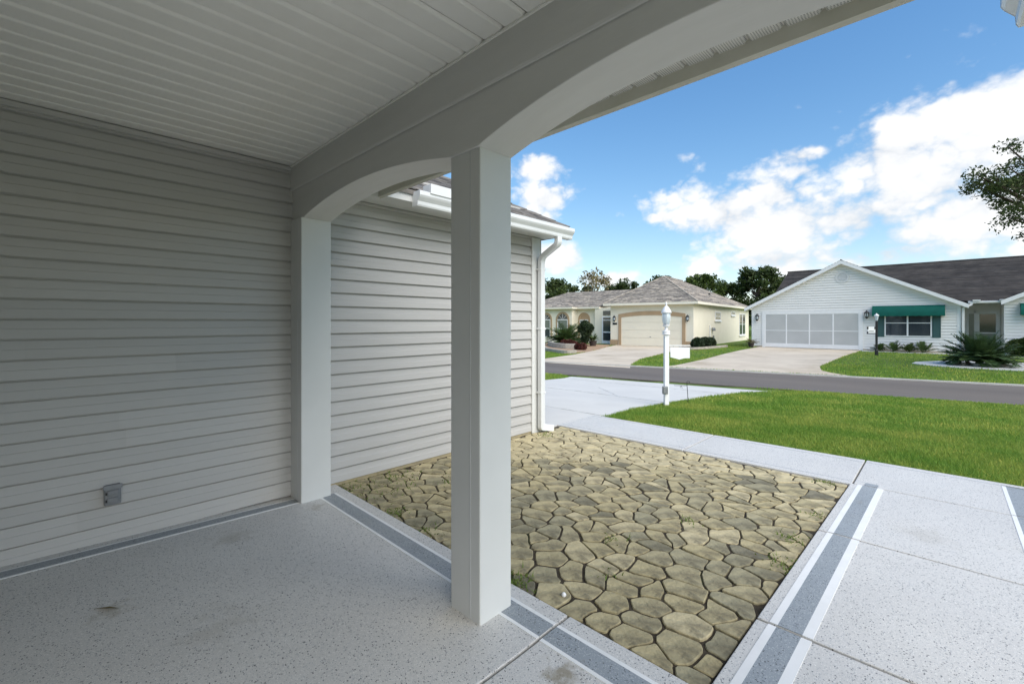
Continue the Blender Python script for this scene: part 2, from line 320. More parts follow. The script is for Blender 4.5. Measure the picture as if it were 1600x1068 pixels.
# ------------------------------------------------------------------ the lie of the land
ROADZ = -.45
def lin(p, q, b): return p[0] + (q[0] - p[0]) * (b - p[1]) / (q[1] - p[1])
NEAR = ((11.78, 10.0), (14.18, -1.19)); FAR = ((14.89, 12.64), (18.34, -1.54))
def road_near(b): return lin(*NEAR, b)
def road_far(b): return lin(*FAR, b)
def zp(a, b):
    an, af = road_near(b), road_far(b)
    if a <= 5.0: return -.004
    if a < an: return -.004 + (ROADZ + .004) * (a - 5.0) / max(an - 5.0, .5)
    if a < af: return ROADZ
    w = min(1, max(0, (14 - b) / 5)); return ROADZ + .12 * w * min(1, (a - af) / 8)
def soil(a, b):
    if a < 5.0: return -.07
    an, af = road_near(b), road_far(b)
    if an - .05 < a < af + .05: return ROADZ - .05
    return zp(a, b) - .03
def inpoly(poly, x, y):
    x = np.asarray(x); y = np.asarray(y); r = np.zeros(x.shape, bool); n = len(poly)
    for i in range(n):
        (x0, y0), (x1, y1) = poly[i], poly[(i + 1) % n]
        if y0 == y1: continue
        r ^= ((y0 > y) != (y1 > y)) & (x < (x1 - x0) * (y - y0) / (y1 - y0) + x0)
    return r
ga = sorted(set([-600, -300, -120, -60, -30, -15, -8] + list(np.arange(-4, 40, .5)) + [42, 46, 52, 60, 75, 100, 150, 250, 400, 700, 1200]))
gb = sorted(set([-900, -400, -200, -100, -60, -40, -28, -20] + list(np.arange(-15, 32, .5)) + [34, 38, 45, 55, 70, 100, 150, 250, 400, 900]))
g = MB(); g.strip([[(a, b, soil(a, b)) for b in gb] for a in ga]); g.f = [f[::-1] for f in g.f]
tag(g.build('ground', 'soil_grass', smooth=True), kind='structure')

def sheet(name, m, left, right, n=14, k=6, off=.0, thick=.12, zf=zp):
    """pavement between two boundary polylines, following the land"""
    def samp(pl, t):
        ds = [0]
        for p, q in zip(pl, pl[1:]): ds.append(ds[-1] + math.dist(p, q))
        x = t * ds[-1]
        for i in range(len(pl) - 1):
            if x <= ds[i + 1] + 1e-9:
                w = (x - ds[i]) / max(ds[i + 1] - ds[i], 1e-9); return (pl[i][0] + (pl[i + 1][0] - pl[i][0]) * w, pl[i][1] + (pl[i + 1][1] - pl[i][1]) * w)
        return pl[-1]
    rows = []
    for i in range(n + 1):
        A, B = samp(left, i / n), samp(right, i / n)
        rows.append([(A[0] + (B[0] - A[0]) * j / k, A[1] + (B[1] - A[1]) * j / k) for j in range(k + 1)])
    top = [[(x, y, zf(x, y) + off) for x, y in r] for r in rows]
    mb = MB(); mb.strip(top)
    ring = top[0] + [r[-1] for r in top[1:]] + top[-1][::-1][1:] + [r[0] for r in top[::-1][1:-1]]
    mb.strip([ring, [(x, y, z - thick) for x, y, z in ring]], True)
    o = mb.build(name, m)
    import bmesh
    bm = bmesh.new(); bm.from_mesh(o.data); bmesh.ops.remove_doubles(bm, verts=bm.verts, dist=1e-5); bmesh.ops.recalc_face_normals(bm, faces=bm.faces)
    up = max(bm.faces, key=lambda f: abs(f.normal.z))
    if up.normal.z < 0: bmesh.ops.reverse_faces(bm, faces=bm.faces)
    bm.to_mesh(o.data); bm.free()
    return o
flat = lambda a, b: ROADZ
# road and kerb
bs = [-80, -40, -20, -12, -6, -2, 2, 6, 10, 14, 20, 30, 60, 110]
tag(sheet('road', 'asphalt', [(road_near(b), b) for b in bs], [(road_far(b), b) for b in bs], n=60, k=3, zf=flat, thick=.03), kind='structure')
tag(sheet('kerb', 'kerb', [(road_far(b) + .0, b) for b in bs], [(road_far(b) + .22, b) for b in bs], n=60, k=1, zf=flat, off=.035, thick=.08), kind='structure')
# driveways
DRV_L = [(4.16, 3.56), (5.02, 3.52), (5.42, 3.42), (6.44, 3.57), (9.27, 3.55), (11.2, 3.40), (12.2, 3.02), (13.30, 2.4)]
DRV_R = [(4.16, 8.2), (5.0, 7.75), (5.4, 7.62), (6.5, 7.60), (9.05, 7.70), (10.4, 7.95), (11.24, 8.32), (11.9, 9.2)]
DRV = DRV_L + DRV_R[::-1]
drv = tag(sheet('driveway', 'concrete', [p for p in DRV_L if p[0] < 12.9], DRV_R[:-1], n=26, k=6), kind='structure')
CDR_R = [(15.35, 8.6), (16.79, 9.35), (19.03, 10.14), (22.17, 10.72), (26, 11.6), (30.5, 12.75)]
CDR_L = [(14.85, 13.3), (16.12, 13.68), (19.5, 14.3), (23.47, 15.52), (27.2, 17.0), (30.1, 18.0)]
CDR = CDR_R + CDR_L[::-1]
tag(sheet('driveway', 'concrete_tan', CDR_R, CDR_L, n=20, k=5), kind='structure')
WDR_R = [(18.02, 2.2), (18.75, 3.07), (20.49, 3.45), (23.35, 3.47), (27.5, 3.5), (32.55, 3.45)]
WDR_L = [(16.65, 7.9), (17.4, 7.72), (20.54, 7.80), (24, 8.1), (28, 8.5), (32.55, 8.75)]
WDR = WDR_R + WDR_L[::-1]
tag(sheet('driveway', 'concrete_tan', WDR_R, WDR_L, n=20, k=5), kind='structure')
# expansion joints of the near driveway
def groove(pts, w, parent, name='expansion_joint'):
    l_, r_ = [], []
    for i, p in enumerate(pts):
        q = pts[min(i + 1, len(pts) - 1)]; o = pts[max(i - 1, 0)]; t = Vector((q[0] - o[0], q[1] - o[1])).normalized(); nn = Vector((-t.y, t.x)) * w / 2
        l_.append((p[0] + nn.x, p[1] + nn.y)); r_.append((p[0] - nn.x, p[1] - nn.y))
    o = sheet(name, 'joint_line', l_, r_, n=16, k=1, off=.004, thick=.003); o.parent = parent
mat('joint_line', (.36, .36, .345), (.60, .60, .59), scale=5, rough=1, ramp=(.45, .55))
groove([(7.7, 3.62), (7.76, 5.37), (7.61, 7.58)], .014, drv); groove([(7.65, 4.5), (8.3, 5.15), (8.9, 5.8)], .016, drv)
groove([(10.4, 3.55), (10.4, 7.8)], .014, drv); groove([(5.42, 3.5), (5.45, 7.5)], .014, drv)

# ------------------------------------------------------------------ concrete slabs with painted bands
def zs(a): return .025 * max(0, 1.26 - a)
slab = empty('porch_and_walkway_slab', kind='structure')
def panel(poly):
    import bmesh
    bm = bmesh.new(); vs = [bm.verts.new((a, b, zs(a))) for a, b in poly]; f = bm.faces.new(vs)
    if f.normal.z < 0 or f.calc_area() and (bm.normal_update() or f.normal.z < 0): f.normal_flip()
    ex = bmesh.ops.extrude_face_region(bm, geom=[f]); bmesh.ops.translate(bm, verts=[v for v in ex['geom'] if isinstance(v, bmesh.types.BMVert)], vec=(0, 0, -.10))
    bmesh.ops.recalc_face_normals(bm, faces=bm.faces)
    me = bpy.data.meshes.new('slab_panel'); bm.to_mesh(me); bm.free(); me.materials.append(MATS['flake']); o = link('slab_panel', me, slab)
    md = o.modifiers.new('bevel', 'BEVEL'); md.width = .004; md.segments = 2; md.limit_method = 'ANGLE'; md.angle_limit = R(40)
def sh(a): return -.02 * (a - 1.65)          # the walkway edge runs slightly out of square
G = .0065
AB = -2.6                                    # rear end of the porch slab
panel([(AB, 1.19 + G), (1.26, 1.19 + G), (1.592, 1.19 + G), (1.592, 3.50), (1.26, 3.50), (AB, 3.50)])
panel([(AB, -.62), (1.26, -.62), (2.15 - G, -.62), (2.15 - G, .60 + sh(2.15)), (1.592, .60), (1.592, 1.19 - G), (1.26, 1.19 - G), (AB, 1.19 - G)])
panel([(2.15 + G, -.62), (3.33 - G, -.62), (3.33 - G, .60 + sh(3.33)), (2.15 + G, .60 + sh(2.15))])
panel([(3.33 + G, -.62), (4.48 - G, -.62), (4.48 - G, .60 + sh(4.48)), (3.33 + G, .60 + sh(3.33))])
panel([(4.48 + G, -3.2), (5.32, -3.2), (5.32, .53 - G), (4.48 + G, .53 - G)])
panel([(4.45, .53 + G), (5.32, .53 + G), (5.30, 1.90 - G), (4.45, 1.90 - G)])
panel([(4.45, 1.90 + G), (5.30, 1.90 + G), (5.28, 3.50), (4.45, 3.50)])
panel([(4.16, 3.505), (5.02, 3.505), (5.02, 3.54), (4.16, 3.55)])
base = MB().box(AB + .05, 5.25, -.6, 3.55, -.13, -.045); base.build('joint_filler', 'joint_dark', slab)
def band(name, m, poly, h=.0022):
    mb = MB(); n = len(poly); mb.add([(a, b, zs(a) + h) for a, b in poly] + [(a, b, zs(a) - .001) for a, b in poly], [tuple(range(n))] + [(i, n + i, n + (i + 1) % n, (i + 1) % n) for i in range(n)])
    ar = sum(poly[i][0] * poly[(i + 1) % n][1] - poly[(i + 1) % n][0] * poly[i][1] for i in range(n))
    if ar < 0: mb.f = [f[::-1] for f in mb.f]
    mb.build(name, m, slab)
def bandA(b0, b1, a0, a1, kind, shear=False):      # along the house axis
    S = sh if shear else (lambda a: 0)
    band({'w': 'white_line', 'g': 'painted_band'}[kind], {'w': 'white_line', 'g': 'flake_band'}[kind], [(a0, b0 + S(a0)), (a1, b0 + S(a1)), (a1, b1 + S(a1)), (a0, b1 + S(a0))])
def bandB(a0, a1, b0, b1, kind): band({'w': 'white_line', 'g': 'painted_band'}[kind], {'w': 'white_line', 'g': 'flake_band'}[kind], [(a0, b0), (a1, b0), (a1, b1), (a0, b1)])
for a0, a1 in ((AB + .02, 1.26), (1.26, 1.38)):
    bandA(3.405, 3.42, a0, a1, 'w'); bandA(3.328, 3.405, a0, a1, 'g'); bandA(3.312, 3.328, a0, a1, 'w')
for b0, b1 in ((1.19 + G + .002, 3.31), (.555, 1.19 - G - .002)):
    bandB(1.383, 1.40, b0, b1, 'w'); bandB(1.40, 1.495, b0, b1, 'g'); bandB(1.495, 1.513, b0, b1, 'w')
for a0, a1 in ((1.516, 2.15 - G - .002), (2.15 + G + .002, 3.33 - G - .002), (3.33 + G + .002, 4.48 - G - .002)):
    bandA(.522, .553, a0, a1, 'w', True); bandA(.432, .522, a0, a1, 'g', True); bandA(.395, .432, a0, a1, 'w', True)
    bandA(-.345, -.322, a0, a1, 'w'); bandA(-.445, -.345, a0, a1, 'g'); bandA(-.468, -.445, a0, a1, 'w')
bandA(.432, .515, 4.488, 4.56, 'g', True); bandA(-.345, -.322, 4.488, 5.24, 'w'); bandA(-.445, -.345, 4.488, 5.24, 'g'); bandA(-.468, -.445, 4.488, 5.24, 'w')
for b0, b1 in ((.54, 1.89), (1.91, 3.49)):
    band('score_line', 'grey_line', [(4.535, b0), (4.548, b0), (4.548, b1), (4.535, b1)]); band('score_line', 'grey_line', [(5.215, b0), (5.228, b0), (5.228, b1), (5.215, b1)])
for k in range(3):
    for j in range(4): panel([(AB + j * 1.75 + G, -.63 - k * 1.2 - 1.2 + G), (AB + j * 1.75 + 1.75 - G, -.63 - k * 1.2 - 1.2 + G), (AB + j * 1.75 + 1.75 - G, -.63 - k * 1.2 - G), (AB + j * 1.75 + G, -.63 - k * 1.2 - G)])  # unseen paving added beside the walkway to bounce light onto the ceiling
band('score_line', 'grey_line', [(5.225, -3.1), (5.238, -3.1), (5.238, .52), (5.225, .52)])

# ------------------------------------------------------------------ courtyard of irregular stones
court = MB().add([(1.585, .52, -.0195), (4.46, .50, -.0195), (4.46, 3.52, -.0195), (1.585, 3.52, -.0195)], [(0, 1, 2, 3)]).build('courtyard', 'mortar')
tag(court, kind='structure')
def stones():
    a0, a1, b0, b1 = 1.603, 4.438, .56, 3.468
    dr, dc = .132, .155; pts = []; r = random.Random(21); row = 0; a = a0 - .2
    while a < a1 + .25:
        b = b0 - .3 + (row % 2) * dc * .5 + r.uniform(-.03, .03)
        while b < b1 + .3:
            pts.append((a + r.gauss(0, .032), b + r.gauss(0, .032))); b += dc * r.choice((.66, .85, 1, 1.1, 1.4))
        a += dr; row += 1
    P = np.array(pts); S = np.array((1.10, 1.0)); Q = P * S; cells = []
    def clip(poly, nx, ny, d):    # keep nx*x+ny*y<=d
        out = []
        for i in range(len(poly)):
            p, q = poly[i], poly[(i + 1) % len(poly)]; dp, dq = nx * p[0] + ny * p[1] - d, nx * q[0] + ny * q[1] - d
            if dp <= 0: out.append(p)
            if dp * dq < 0: t = dp / (dp - dq); out.append((p[0] + t * (q[0] - p[0]), p[1] + t * (q[1] - p[1])))
        return out
    for i, p in enumerate(Q):
        poly = [(a0 * S[0], b0 - .1), (a1 * S[0], b0 - .1), (a1 * S[0], b1), (a0 * S[0], b1)]
        d2 = ((Q - p) ** 2).sum(1); gap = r.uniform(.0040, .0066)
        for j in np.argsort(d2)[1:22]:
            n = Q[j] - p; ln = np.linalg.norm(n); n = n / ln; poly = clip(poly, n[0], n[1], n @ (p + Q[j]) / 2 - gap)
            if len(poly) < 3: break
        if len(poly) < 3: continue
        # straight courtyard edge on the walkway side
        poly = [(x / S[0], y) for x, y in poly]
        n_ = Vector((-.02, -1)); poly = clip(poly, n_[0], n_[1], -(.612 + .02 * 1.65))
        if len(poly) < 3: continue
        ar = abs(sum(poly[k][0] * poly[(k + 1) % len(poly)][1] - poly[(k + 1) % len(poly)][0] * poly[k][1] for k in range(len(poly)))) / 2
        if ar < .0022: continue
        cells.append(poly)
    def smooth(poly):
        for it, w in ((0, .085), (1, .20)):
            new = []
            for k in range(len(poly)):
                p, q = poly[k], poly[(k + 1) % len(poly)]
                if math.dist(p, q) < .010: new.append(((p[0] + q[0]) / 2, (p[1] + q[1]) / 2)); continue
                new += [(p[0] + w * (q[0] - p[0]), p[1] + w * (q[1] - p[1])), (q[0] - w * (q[0] - p[0]), q[1] - w * (q[1] - p[1]))]
            poly = new
        return poly
    def warp(p):
        v = mnoise.noise_vector(Vector((p[0] * 9.5, p[1] * 8.5, .3))); e = min(1, min(p[0] - a0, a1 - p[0], b1 - p[1], p[1] - (.612 - .02 * (p[0] - 1.65))) / .05 + .05); e = max(e, .05)
        return (p[0] + v[0] * .032 * e, p[1] + v[1] * .036 * e)
    out = []
    for poly in cells:
        pl = [warp(p) for p in smooth(poly)]
        # thin out to at most 15 points
        while len(pl) > 20:
            k = min(range(len(pl)), key=lambda k: math.dist(pl[k], pl[(k + 1) % len(pl)])); q = pl[(k + 1) % len(pl)]
            pl[k] = ((pl[k][0] + q[0]) / 2, (pl[k][1] + q[1]) / 2); pl.pop((k + 1) % len(pl))
        out.append(pl)
    return out
def stone_mesh(pl, r):
    ar = sum(pl[i][0] * pl[(i + 1) % len(pl)][1] - pl[(i + 1) % len(pl)][0] * pl[i][1] for i in range(len(pl)))
    if ar < 0: pl = pl[::-1]
    n = len(pl); cx = sum(p[0] for p in pl) / n; cy = sum(p[1] for p in pl) / n; h = r.uniform(-.003, .003); tx, ty = r.uniform(-.02, .02), r.uniform(-.02, .02)
    def ring(inset, z):
        o = []
        for x, y in pl:
            d = math.hypot(x - cx, y - cy); k = max(0, 1 - inset / d); X, Y = (x - cx) * k, (y - cy) * k; o.append((X, Y, z + h + tx * X + ty * Y))
        return o
    mb = MB(); mb.strip([ring(0, -.03), ring(.0008, -.0145), ring(.0045, -.0112)], True); mb.f.append(tuple(range(2 * n, 3 * n)))
    return mb, (cx, cy)
sr = random.Random(5); ST = [(math.dist((0, 0), (sum(p[0] for p in pl) / len(pl), sum(p[1] for p in pl) / len(pl))), pl) for pl in stones()]
ST.sort(key=lambda t: t[0]); rest = MB()
for i, (d, pl) in enumerate(ST):
    mb, (cx, cy) = stone_mesh(pl, sr)
    if i < 300: mb.build('stone', 'stone', court, loc=(cx, cy, 0))
    else: rest.add([(x + cx, y + cy, z) for x, y, z in mb.v], mb.f)
if rest.v: tag(rest.build('far_stones', 'stone', court), kind='stuff')
print('stones', len(ST))

# ------------------------------------------------------------------ the house with the porch
house = empty('house_with_porch', (1.36, 1.5, 0), label='grey sided house with arched open porch and garage wing, nearest the viewer', cat='house')
HO = Vector((1.36, 1.5, 0))
def hp(name, parent=None):
    """an Empty part of the house that keeps world coordinates for its pieces"""
    o = bpy.data.objects.new(name, None); COL.objects.link(o); o.parent = parent or house; o.location = -HO if parent is None else (0, 0, 0); o.empty_display_size = .1; return o
def hb(mb, name, m, parent=None, **k):
    o = mb.build(name, m, parent or house, **k)
    if parent is None: o.location = -HO
    return o
WALLB = 3.5; C0 = .013; CH = .108
# lapped siding boards: bottom lip proud, slight belly
SP = [(.010, -.004), (.0006, .0145), (.000, .0170), (.002, .0195), (.050, .0140), (.054, .0105), (.0975, .0030), (.0985, -.006), (.118, -.006)]
def siding_mesh(a0, a1, top=None):
    mb = MB(); pr = [(min(z, top) if top else z, o) for z, o in SP]
    na = max(2, int((a1 - a0) / .4)); rows = []
    for i in range(na + 1):
        a = a0 + (a1 - a0) * i / na; rows.append([(a, -o + .0006 * math.sin(a * 5.1 + z * 40), z) for z, o in pr])
    mb.strip(rows); mb.f = [f[::-1] for f in mb.f]; return mb
wall = hp('porch_wall')
PA0 = AB
hb(MB().box(PA0, 4.06, WALLB + .008, WALLB + .12, -.05, 2.6), 'backing', 'siding', wall)
m_p = siding_mesh(PA0, 1.262).mesh('siding_board'); m_p.materials.append(MATS['siding'])
m_w = siding_mesh(1.45, 3.935).mesh('siding_board'); m_w.materials.append(MATS['siding'])
splits = {}
jr = random.Random(3)
for k in range(23):
    z = C0 + k * CH
    if z + .02 > 2.43: break
    if k % 4 in (1, 2) and z + CH < 2.44:      # this course is two boards lapped
        s_ = {5: .33, 6: .30}.get(k, jr.uniform(-.15, 1.0))
        o1 = hb(siding_mesh(PA0, s_ + .01), 'siding_board', 'siding', wall); o1.location = (0, WALLB, z)
        o2 = hb(siding_mesh(s_ - .01, 1.262), 'siding_board', 'siding', wall); o2.location = (0, WALLB - .0018, z)
    elif z + CH <= 2.44:
        link('siding_board', m_p, wall).location = (0, WALLB, z)
    else:
        hb(siding_mesh(PA0, 1.262, 2.435 - z), 'siding_board', 'siding', wall).location = (0, WALLB, z)
    if z + CH <= 2.29: link('siding_board', m_w, wall).location = (0, WALLB, z)
    elif z < 2.27: hb(siding_mesh(1.45, 3.935, 2.285 - z), 'siding_board', 'siding', wall).location = (0, WALLB, z)
hb(MB().box(PA0, 1.25, 3.470, 3.499, 2.405, 2.436), 'top_channel', 'siding', wall, bevel=.003)
hb(MB().box(1.47, 3.935, 3.474, 3.499, 2.262, 2.288), 'top_channel', 'siding', wall, bevel=.003)
hb(MB().box(PA0, 1.25, 3.488, 3.5, .020, .0125 + .02), 'starter_strip', 'joint_dark', wall)
hb(MB().box(1.45, 4.085, 3.492, 3.62, -.15, .012), 'foundation', 'foundation', wall)
# corner trim of the wing
hb(MB().box(3.935, 3.962, 3.470, 3.5, -.01, 2.285).box(3.9625, 4.085, 3.476, 3.5, -.03, 2.285).box(4.0855, 4.10, 3.470, 3.62, -.03, 2.285), 'corner_trim', 'trim', wall, bevel=.003)
# end wall of the wing, facing the driveway
hb(MB().box(3.95, 4.07, 3.62, 9.6, -.05, 2.6), 'end_wall', 'siding', wall)
hb(MB().box(-1.72, -1.6, -.75, 3.5, -.05, 2.44), 'rear_wall', 'low_bounce_dark', wall)  # out of view; darkened to keep bounce light off the beam
hb(MB().box(AB, 1.26, -.90, -.76, 2.06, 2.44), 'added_shade_header', 'beam', wall)  # unseen header, added to shield the upper porch wall from light
# outlet with hinged covers
ob = hp('outlet_box'); tag(ob, label='grey weatherproof double outlet box low on the porch wall')
hb(MB().box(.222, .295, 3.447, 3.4975, .238, .350), 'box', 'grey_metal', ob, bevel=.006)
hb(MB().box(.217, .301, 3.441, 3.447, .331, .354), 'hinge_plate', 'grey_metal', ob, bevel=.002)
for z0 in (.252, .294):
    hb(MB().box(.234, .284, 3.434, 3.4468, z0, z0 + .030), 'lid', 'grey_metal', ob, bevel=.004)
    hb(MB().box(.240, .278, 3.4318, 3.4339, z0 + .006, z0 + .010).box(.240, .278, 3.4318, 3.4339, z0 + .018, z0 + .022), 'lid_rib', 'grey_metal', ob)
    hb(MB().box(.227, .2335, 3.438, 3.4468, z0 + .008, z0 + .02), 'latch', 'black_metal', ob)
# ceiling boards
ceil = hp('porch_ceiling')
BW = .1185
cp = [(.0015, 2.460), (.0015, 2.449), (.0075, 2.4415), (.012, 2.440), (BW * .5 - .006, 2.440), (BW * .5, 2.4425), (BW * .5 + .006, 2.440), (BW - .012, 2.440), (BW - .0075, 2.4415), (BW - .0015, 2.449), (BW - .0015, 2.460)]
cp = [(.003, 2.462), (.003, 2.452), (.010, 2.4425), (.015, 2.440), (BW - .015, 2.440), (BW - .010, 2.4425), (BW - .003, 2.452), (BW - .003, 2.462)]
cm = MB(); cm.strip([[(a, b, z + .0012 * math.sin(a * 2.3)) for b, z in cp] for a in np.linspace(AB, 1.272, 12)])
cme = cm.mesh('ceiling_board'); cme.materials.append(MATS['ceiling'])
k = 0; b = 3.498 - BW
while b > -.8:
    o = link('ceiling_board', cme, ceil); o.location = (0, b, (.0016 if k % 3 == 0 else 0)); b -= BW; k += 1
hb(MB().box(AB, 1.275, -.9, 3.5, 2.4635, 2.50), 'deck', 'joint_dark', ceil)
hb(MB().box(1.238, 1.2485, -.7, 3.468, 2.431, 2.4395), 'edge_channel', 'ceiling', ceil)
# arched beam
BI, BO = 1.262, 1.466; SPR = 2.035
def arch(b):
    for b0, b1, cr in ((1.62, 3.29, .090), (-.30, 1.42, .125)):
        if b0 <= b <= b1:
            h = (b1 - b0) / 2; Rr = (h * h + cr * cr) / (2 * cr); x = b - (b0 + b1) / 2; return SPR + math.sqrt(Rr * Rr - x * x) - (Rr - cr)
    return SPR
beam = hp('arched_beam')
bl = sorted(set([-.62, -.30001, 1.42001, 1.61999, 3.29001, 3.50] + list(np.linspace(-.30, 1.42, 40)) + list(np.linspace(1.62, 3.29, 40))))
mb = MB(); rows = [[(BI, b, 2.47), (BI, b, arch(b)), (BO, b, arch(b)), (BO, b, 2.47)] for b in bl]
mb.strip(rows); hb(mb, 'beam_body', 'beam', beam, bevel=.004)
# upper board with its bead
pf = [(BI - .001, 2.262), (BI - .005, 2.258), (BI - .010, 2.261), (BI - .0135, 2.270), (BI - .0135, 2.4385), (BI - .001, 2.4385)]
mb = MB(); mb.prism([(a, z) for a, z in pf], -.6, 3.498, 'y'); hb(mb, 'trim_board', 'beam', beam)
# outer arch lip
mb = MB(); mb.strip([[(BO - .0, b, arch(b) + .012), (BO + .006, b, arch(b) + .012), (BO + .006, b, arch(b) + .024), (BO, b, arch(b) + .024)] for b in bl if 1.62 <= b <= 3.29 or -.3 <= b <= 1.42]); hb(mb, 'arch_lip', 'trim', beam)
# columns
def column(a0, a1, b0, b1, lab):
    o = hb(MB().box(a0, a1, b0, b1, zs(a0) - .03, SPR + .004), 'column', 'trim', None, bevel=.006); tag(o, label=lab)
    s_ = MB()
    s_.box(a0 - .0015, a0 + .001, b0 + .062, b0 + .064, .01, SPR - .002)
    hb(s_, 'wrap_seam', 'grey_line', o)
column(1.275, 1.466, 1.42, 1.62, 'square white column between the two arches')
column(1.25, 1.465, 3.29, 3.492, 'square white post against the sided wall')
column(1.275, 1.466, -.50, -.30, 'square white column at the right end of the porch')
# porch eave: vented soffit, fascia, roof
eave = hp('porch_eave')
SZ = 2.345
vp = [(.0, SZ + .012), (.004, SZ + .012), (.012, SZ), (.106, SZ), (.114, SZ + .012), (.1185, SZ + .012)]
vm = MB(); vm.strip([[(a, b, z) for b, z in vp] for a in (1.47, 1.838)]); vme = vm.mesh('soffit_panel'); vme.materials.append(MATS['vent_soffit'])
b = 3.26 - BW
while b > -.5: link('soffit_panel', vme, eave).location = (0, b, 0); b -= BW
hb(MB().box(1.455, 1.84, -.6, 3.5, SZ + .0135, SZ + .03), 'soffit_deck', 'fascia', eave)
hb(MB().prism([(1.838, 2.292), (1.862, 2.284), (1.866, 2.288), (1.862, 2.45), (1.838, 2.45)], -.05, 3.275, 'y'), 'fascia_board', 'fascia', eave)
hb(MB().box(1.467, 1.481, -.6, 3.3, SZ - .014, SZ - .001), 'soffit_channel', 'trim', eave)
# main roof over porch, rising away from the courtyard
hb(MB().prism([(1.90, 2.445), (1.90, 2.47), (-3.6, 5.2), (-3.6, 2.75), (1.3, 2.52), (1.3, 2.445)], -.95, 5.2, 'y'), 'main_roof', 'shingle', eave)
# garage wing roof: hip, shingles, gutter
wing = hp('wing_roof')
EA, EB, EZ, PT = 4.19, 3.19, 2.375, .56
hb(MB().box(1.87, EA, EB, 3.472, 2.290, 2.300), 'soffit', 'trim', wing)
hb(MB().box(1.49, 1.8695, 3.275, 3.472, 2.290, 2.300), 'soffit_return', 'trim', wing)
hb(MB().box(1.47, 1.8665, 3.262, 3.2745, 2.288, 2.362), 'soffit_riser', 'trim', wing)
hb(MB().box(1.867, 1.885, 3.20, 3.29, 2.292, 2.36), 'corner_block', 'fascia', wing)
hb(MB().box(1.87, EA, EB - .012, EB - .0005, 2.286, 2.385), 'fascia_board', 'trim', wing)
hb(MB().box(EA + .0005, EA + .0125, EB - .012, 9.9, 2.286, 2.385), 'fascia_board', 'trim', wing)
# roof planes
r0 = 3.2; A0, B0 = EA + .03, EB - .03
pts = [(1.93, B0, EZ), (A0, B0, EZ), (A0 - r0, B0 + r0, EZ + PT * r0), (1.05, B0 + r0, EZ + PT * r0), (A0, B0 + 2 * r0, EZ)]
hb(MB().add(pts + [(1.93, B0, EZ - .03), (A0, B0, EZ - .03), (A0, B0 + 2 * r0, EZ - .03)], [(0, 1, 2, 3), (1, 4, 2), (0, 5, 6, 1), (1, 6, 7, 4)]), 'roof_deck', 'shingle', wing)
sh_ = MB(); rr = random.Random(11)
for i in range(24):
    t0 = i * .125; b0_, z0_ = B0 - .012 + t0, EZ + .006 + PT * t0; lim = A0 + .012 - t0; a = 1.93 - t0 * .3
    while a < lim - .02:
        w = rr.uniform(.14, .30); a2 = min(a + w, lim); h = rr.uniform(.005, .012); dl = rr.choice((0, 0, .018, .03))
        q = [(a + .002, b0_ + dl, z0_ + PT * dl), (a2 - .002, b0_ + dl, z0_ + PT * dl), (a2 - .002 - (.14 if a2 == lim else 0), b0_ + .14, z0_ + PT * .14), (a + .002, b0_ + .14, z0_ + PT * .14)]
        if q[2][0] <= q[3][0]: q[2] = (q[3][0] + .002,) + q[2][1:]
        sh_.add(q + [(x, y, z + (h if k_ < 2 else .001)) for k_, (x, y, z) in enumerate(q)], [(4, 5, 6, 7), (0, 1, 5, 4), (1, 2, 6, 5), (3, 0, 4, 7)]); a = a2
# hip cap
for i in range(26):
    t0 = i * .12; p = [(A0 + .02 - t0, B0 - .02 + t0, EZ + .018 + PT * t0)]
    x, y, z = p[0]; sh_.add([(x - .10, y - .01, z - .012), (x, y, z + .012), (x + .01, y + .10, z - .012), (x - .24, y + .13, z + .06), (x - .14, y + .14, z + PT * .14 + .004), (x - .13, y + .24, z + .06)], [(0, 1, 4, 3), (1, 2, 5, 4)])
tag(hb(sh_, 'shingles', 'shingle', wing), kind='stuff')
# K-style gutters
KP = [(0, .0), (.072, 0), (.078, .012), (.080, .040), (.104, .070), (.112, .085), (.112, .118), (.104, .122), (.102, .117), (.106, .112), (.106, .088), (.098, .074), (.074, .044), (.070, .006), (.004, .006), (.004, .118), (0, .118)]
def gutter(name, a0, a1, bback, z, sgn, lab):
    gp = hp(name); tag(gp, label=lab)
    mb = MB(); mb.prism([(bback + sgn * o, z + h) for o, h in KP], a0, a1, 'x'); hb(mb, 'trough', 'gutter_white', gp)
    out = KP[:8] + [(0, .118)]
    for aa in (a0 - .002, a1): hb(MB().prism([(bback + sgn * o * 1.01, z + h * 1.005 - .0005) for o, h in out], aa, aa + .002, 'x'), 'end_cap', 'gutter_white', gp)
    return gp
g1 = gutter('wing_gutter', 2.10, 4.215, EB - .0125, 2.244, -1, 'white gutter along the garage wing roof')
hb(MB().box(2.20, 2.42, EB - .135, EB - .118, 2.352, 2.435).box(2.20, 2.216, EB - .118, EB - .02, 2.366, 2.435), 'splash_guard', 'gutter_white', g1, bevel=.003)
for aa in (2.35, 2.95, 3.55, 4.1): hb(MB().box(aa, aa + .012, EB - .124, EB - .013, 2.3565, 2.3615), 'hanger', 'grey_metal', g1)
ds = hp('downspout'); tag(ds, label='white downspout on the corner of the garage wing')
def bez(p, n=6):
    """round the inner corners of a polyline"""
    out = [Vector(p[0])]
    for i in range(1, len(p) - 1):
        A_, B_, C_ = Vector(p[i - 1]), Vector(p[i]), Vector(p[i + 1]); r_ = min(.07, (A_ - B_).length * .45, (C_ - B_).length * .45)
        s_, e_ = B_ + (A_ - B_).normalized() * r_, B_ + (C_ - B_).normalized() * r_
        out += [s_.lerp(B_, t).lerp(B_.lerp(e_, t), t) for t in np.linspace(0, 1, n)]
    return out + [Vector(p[-1])]
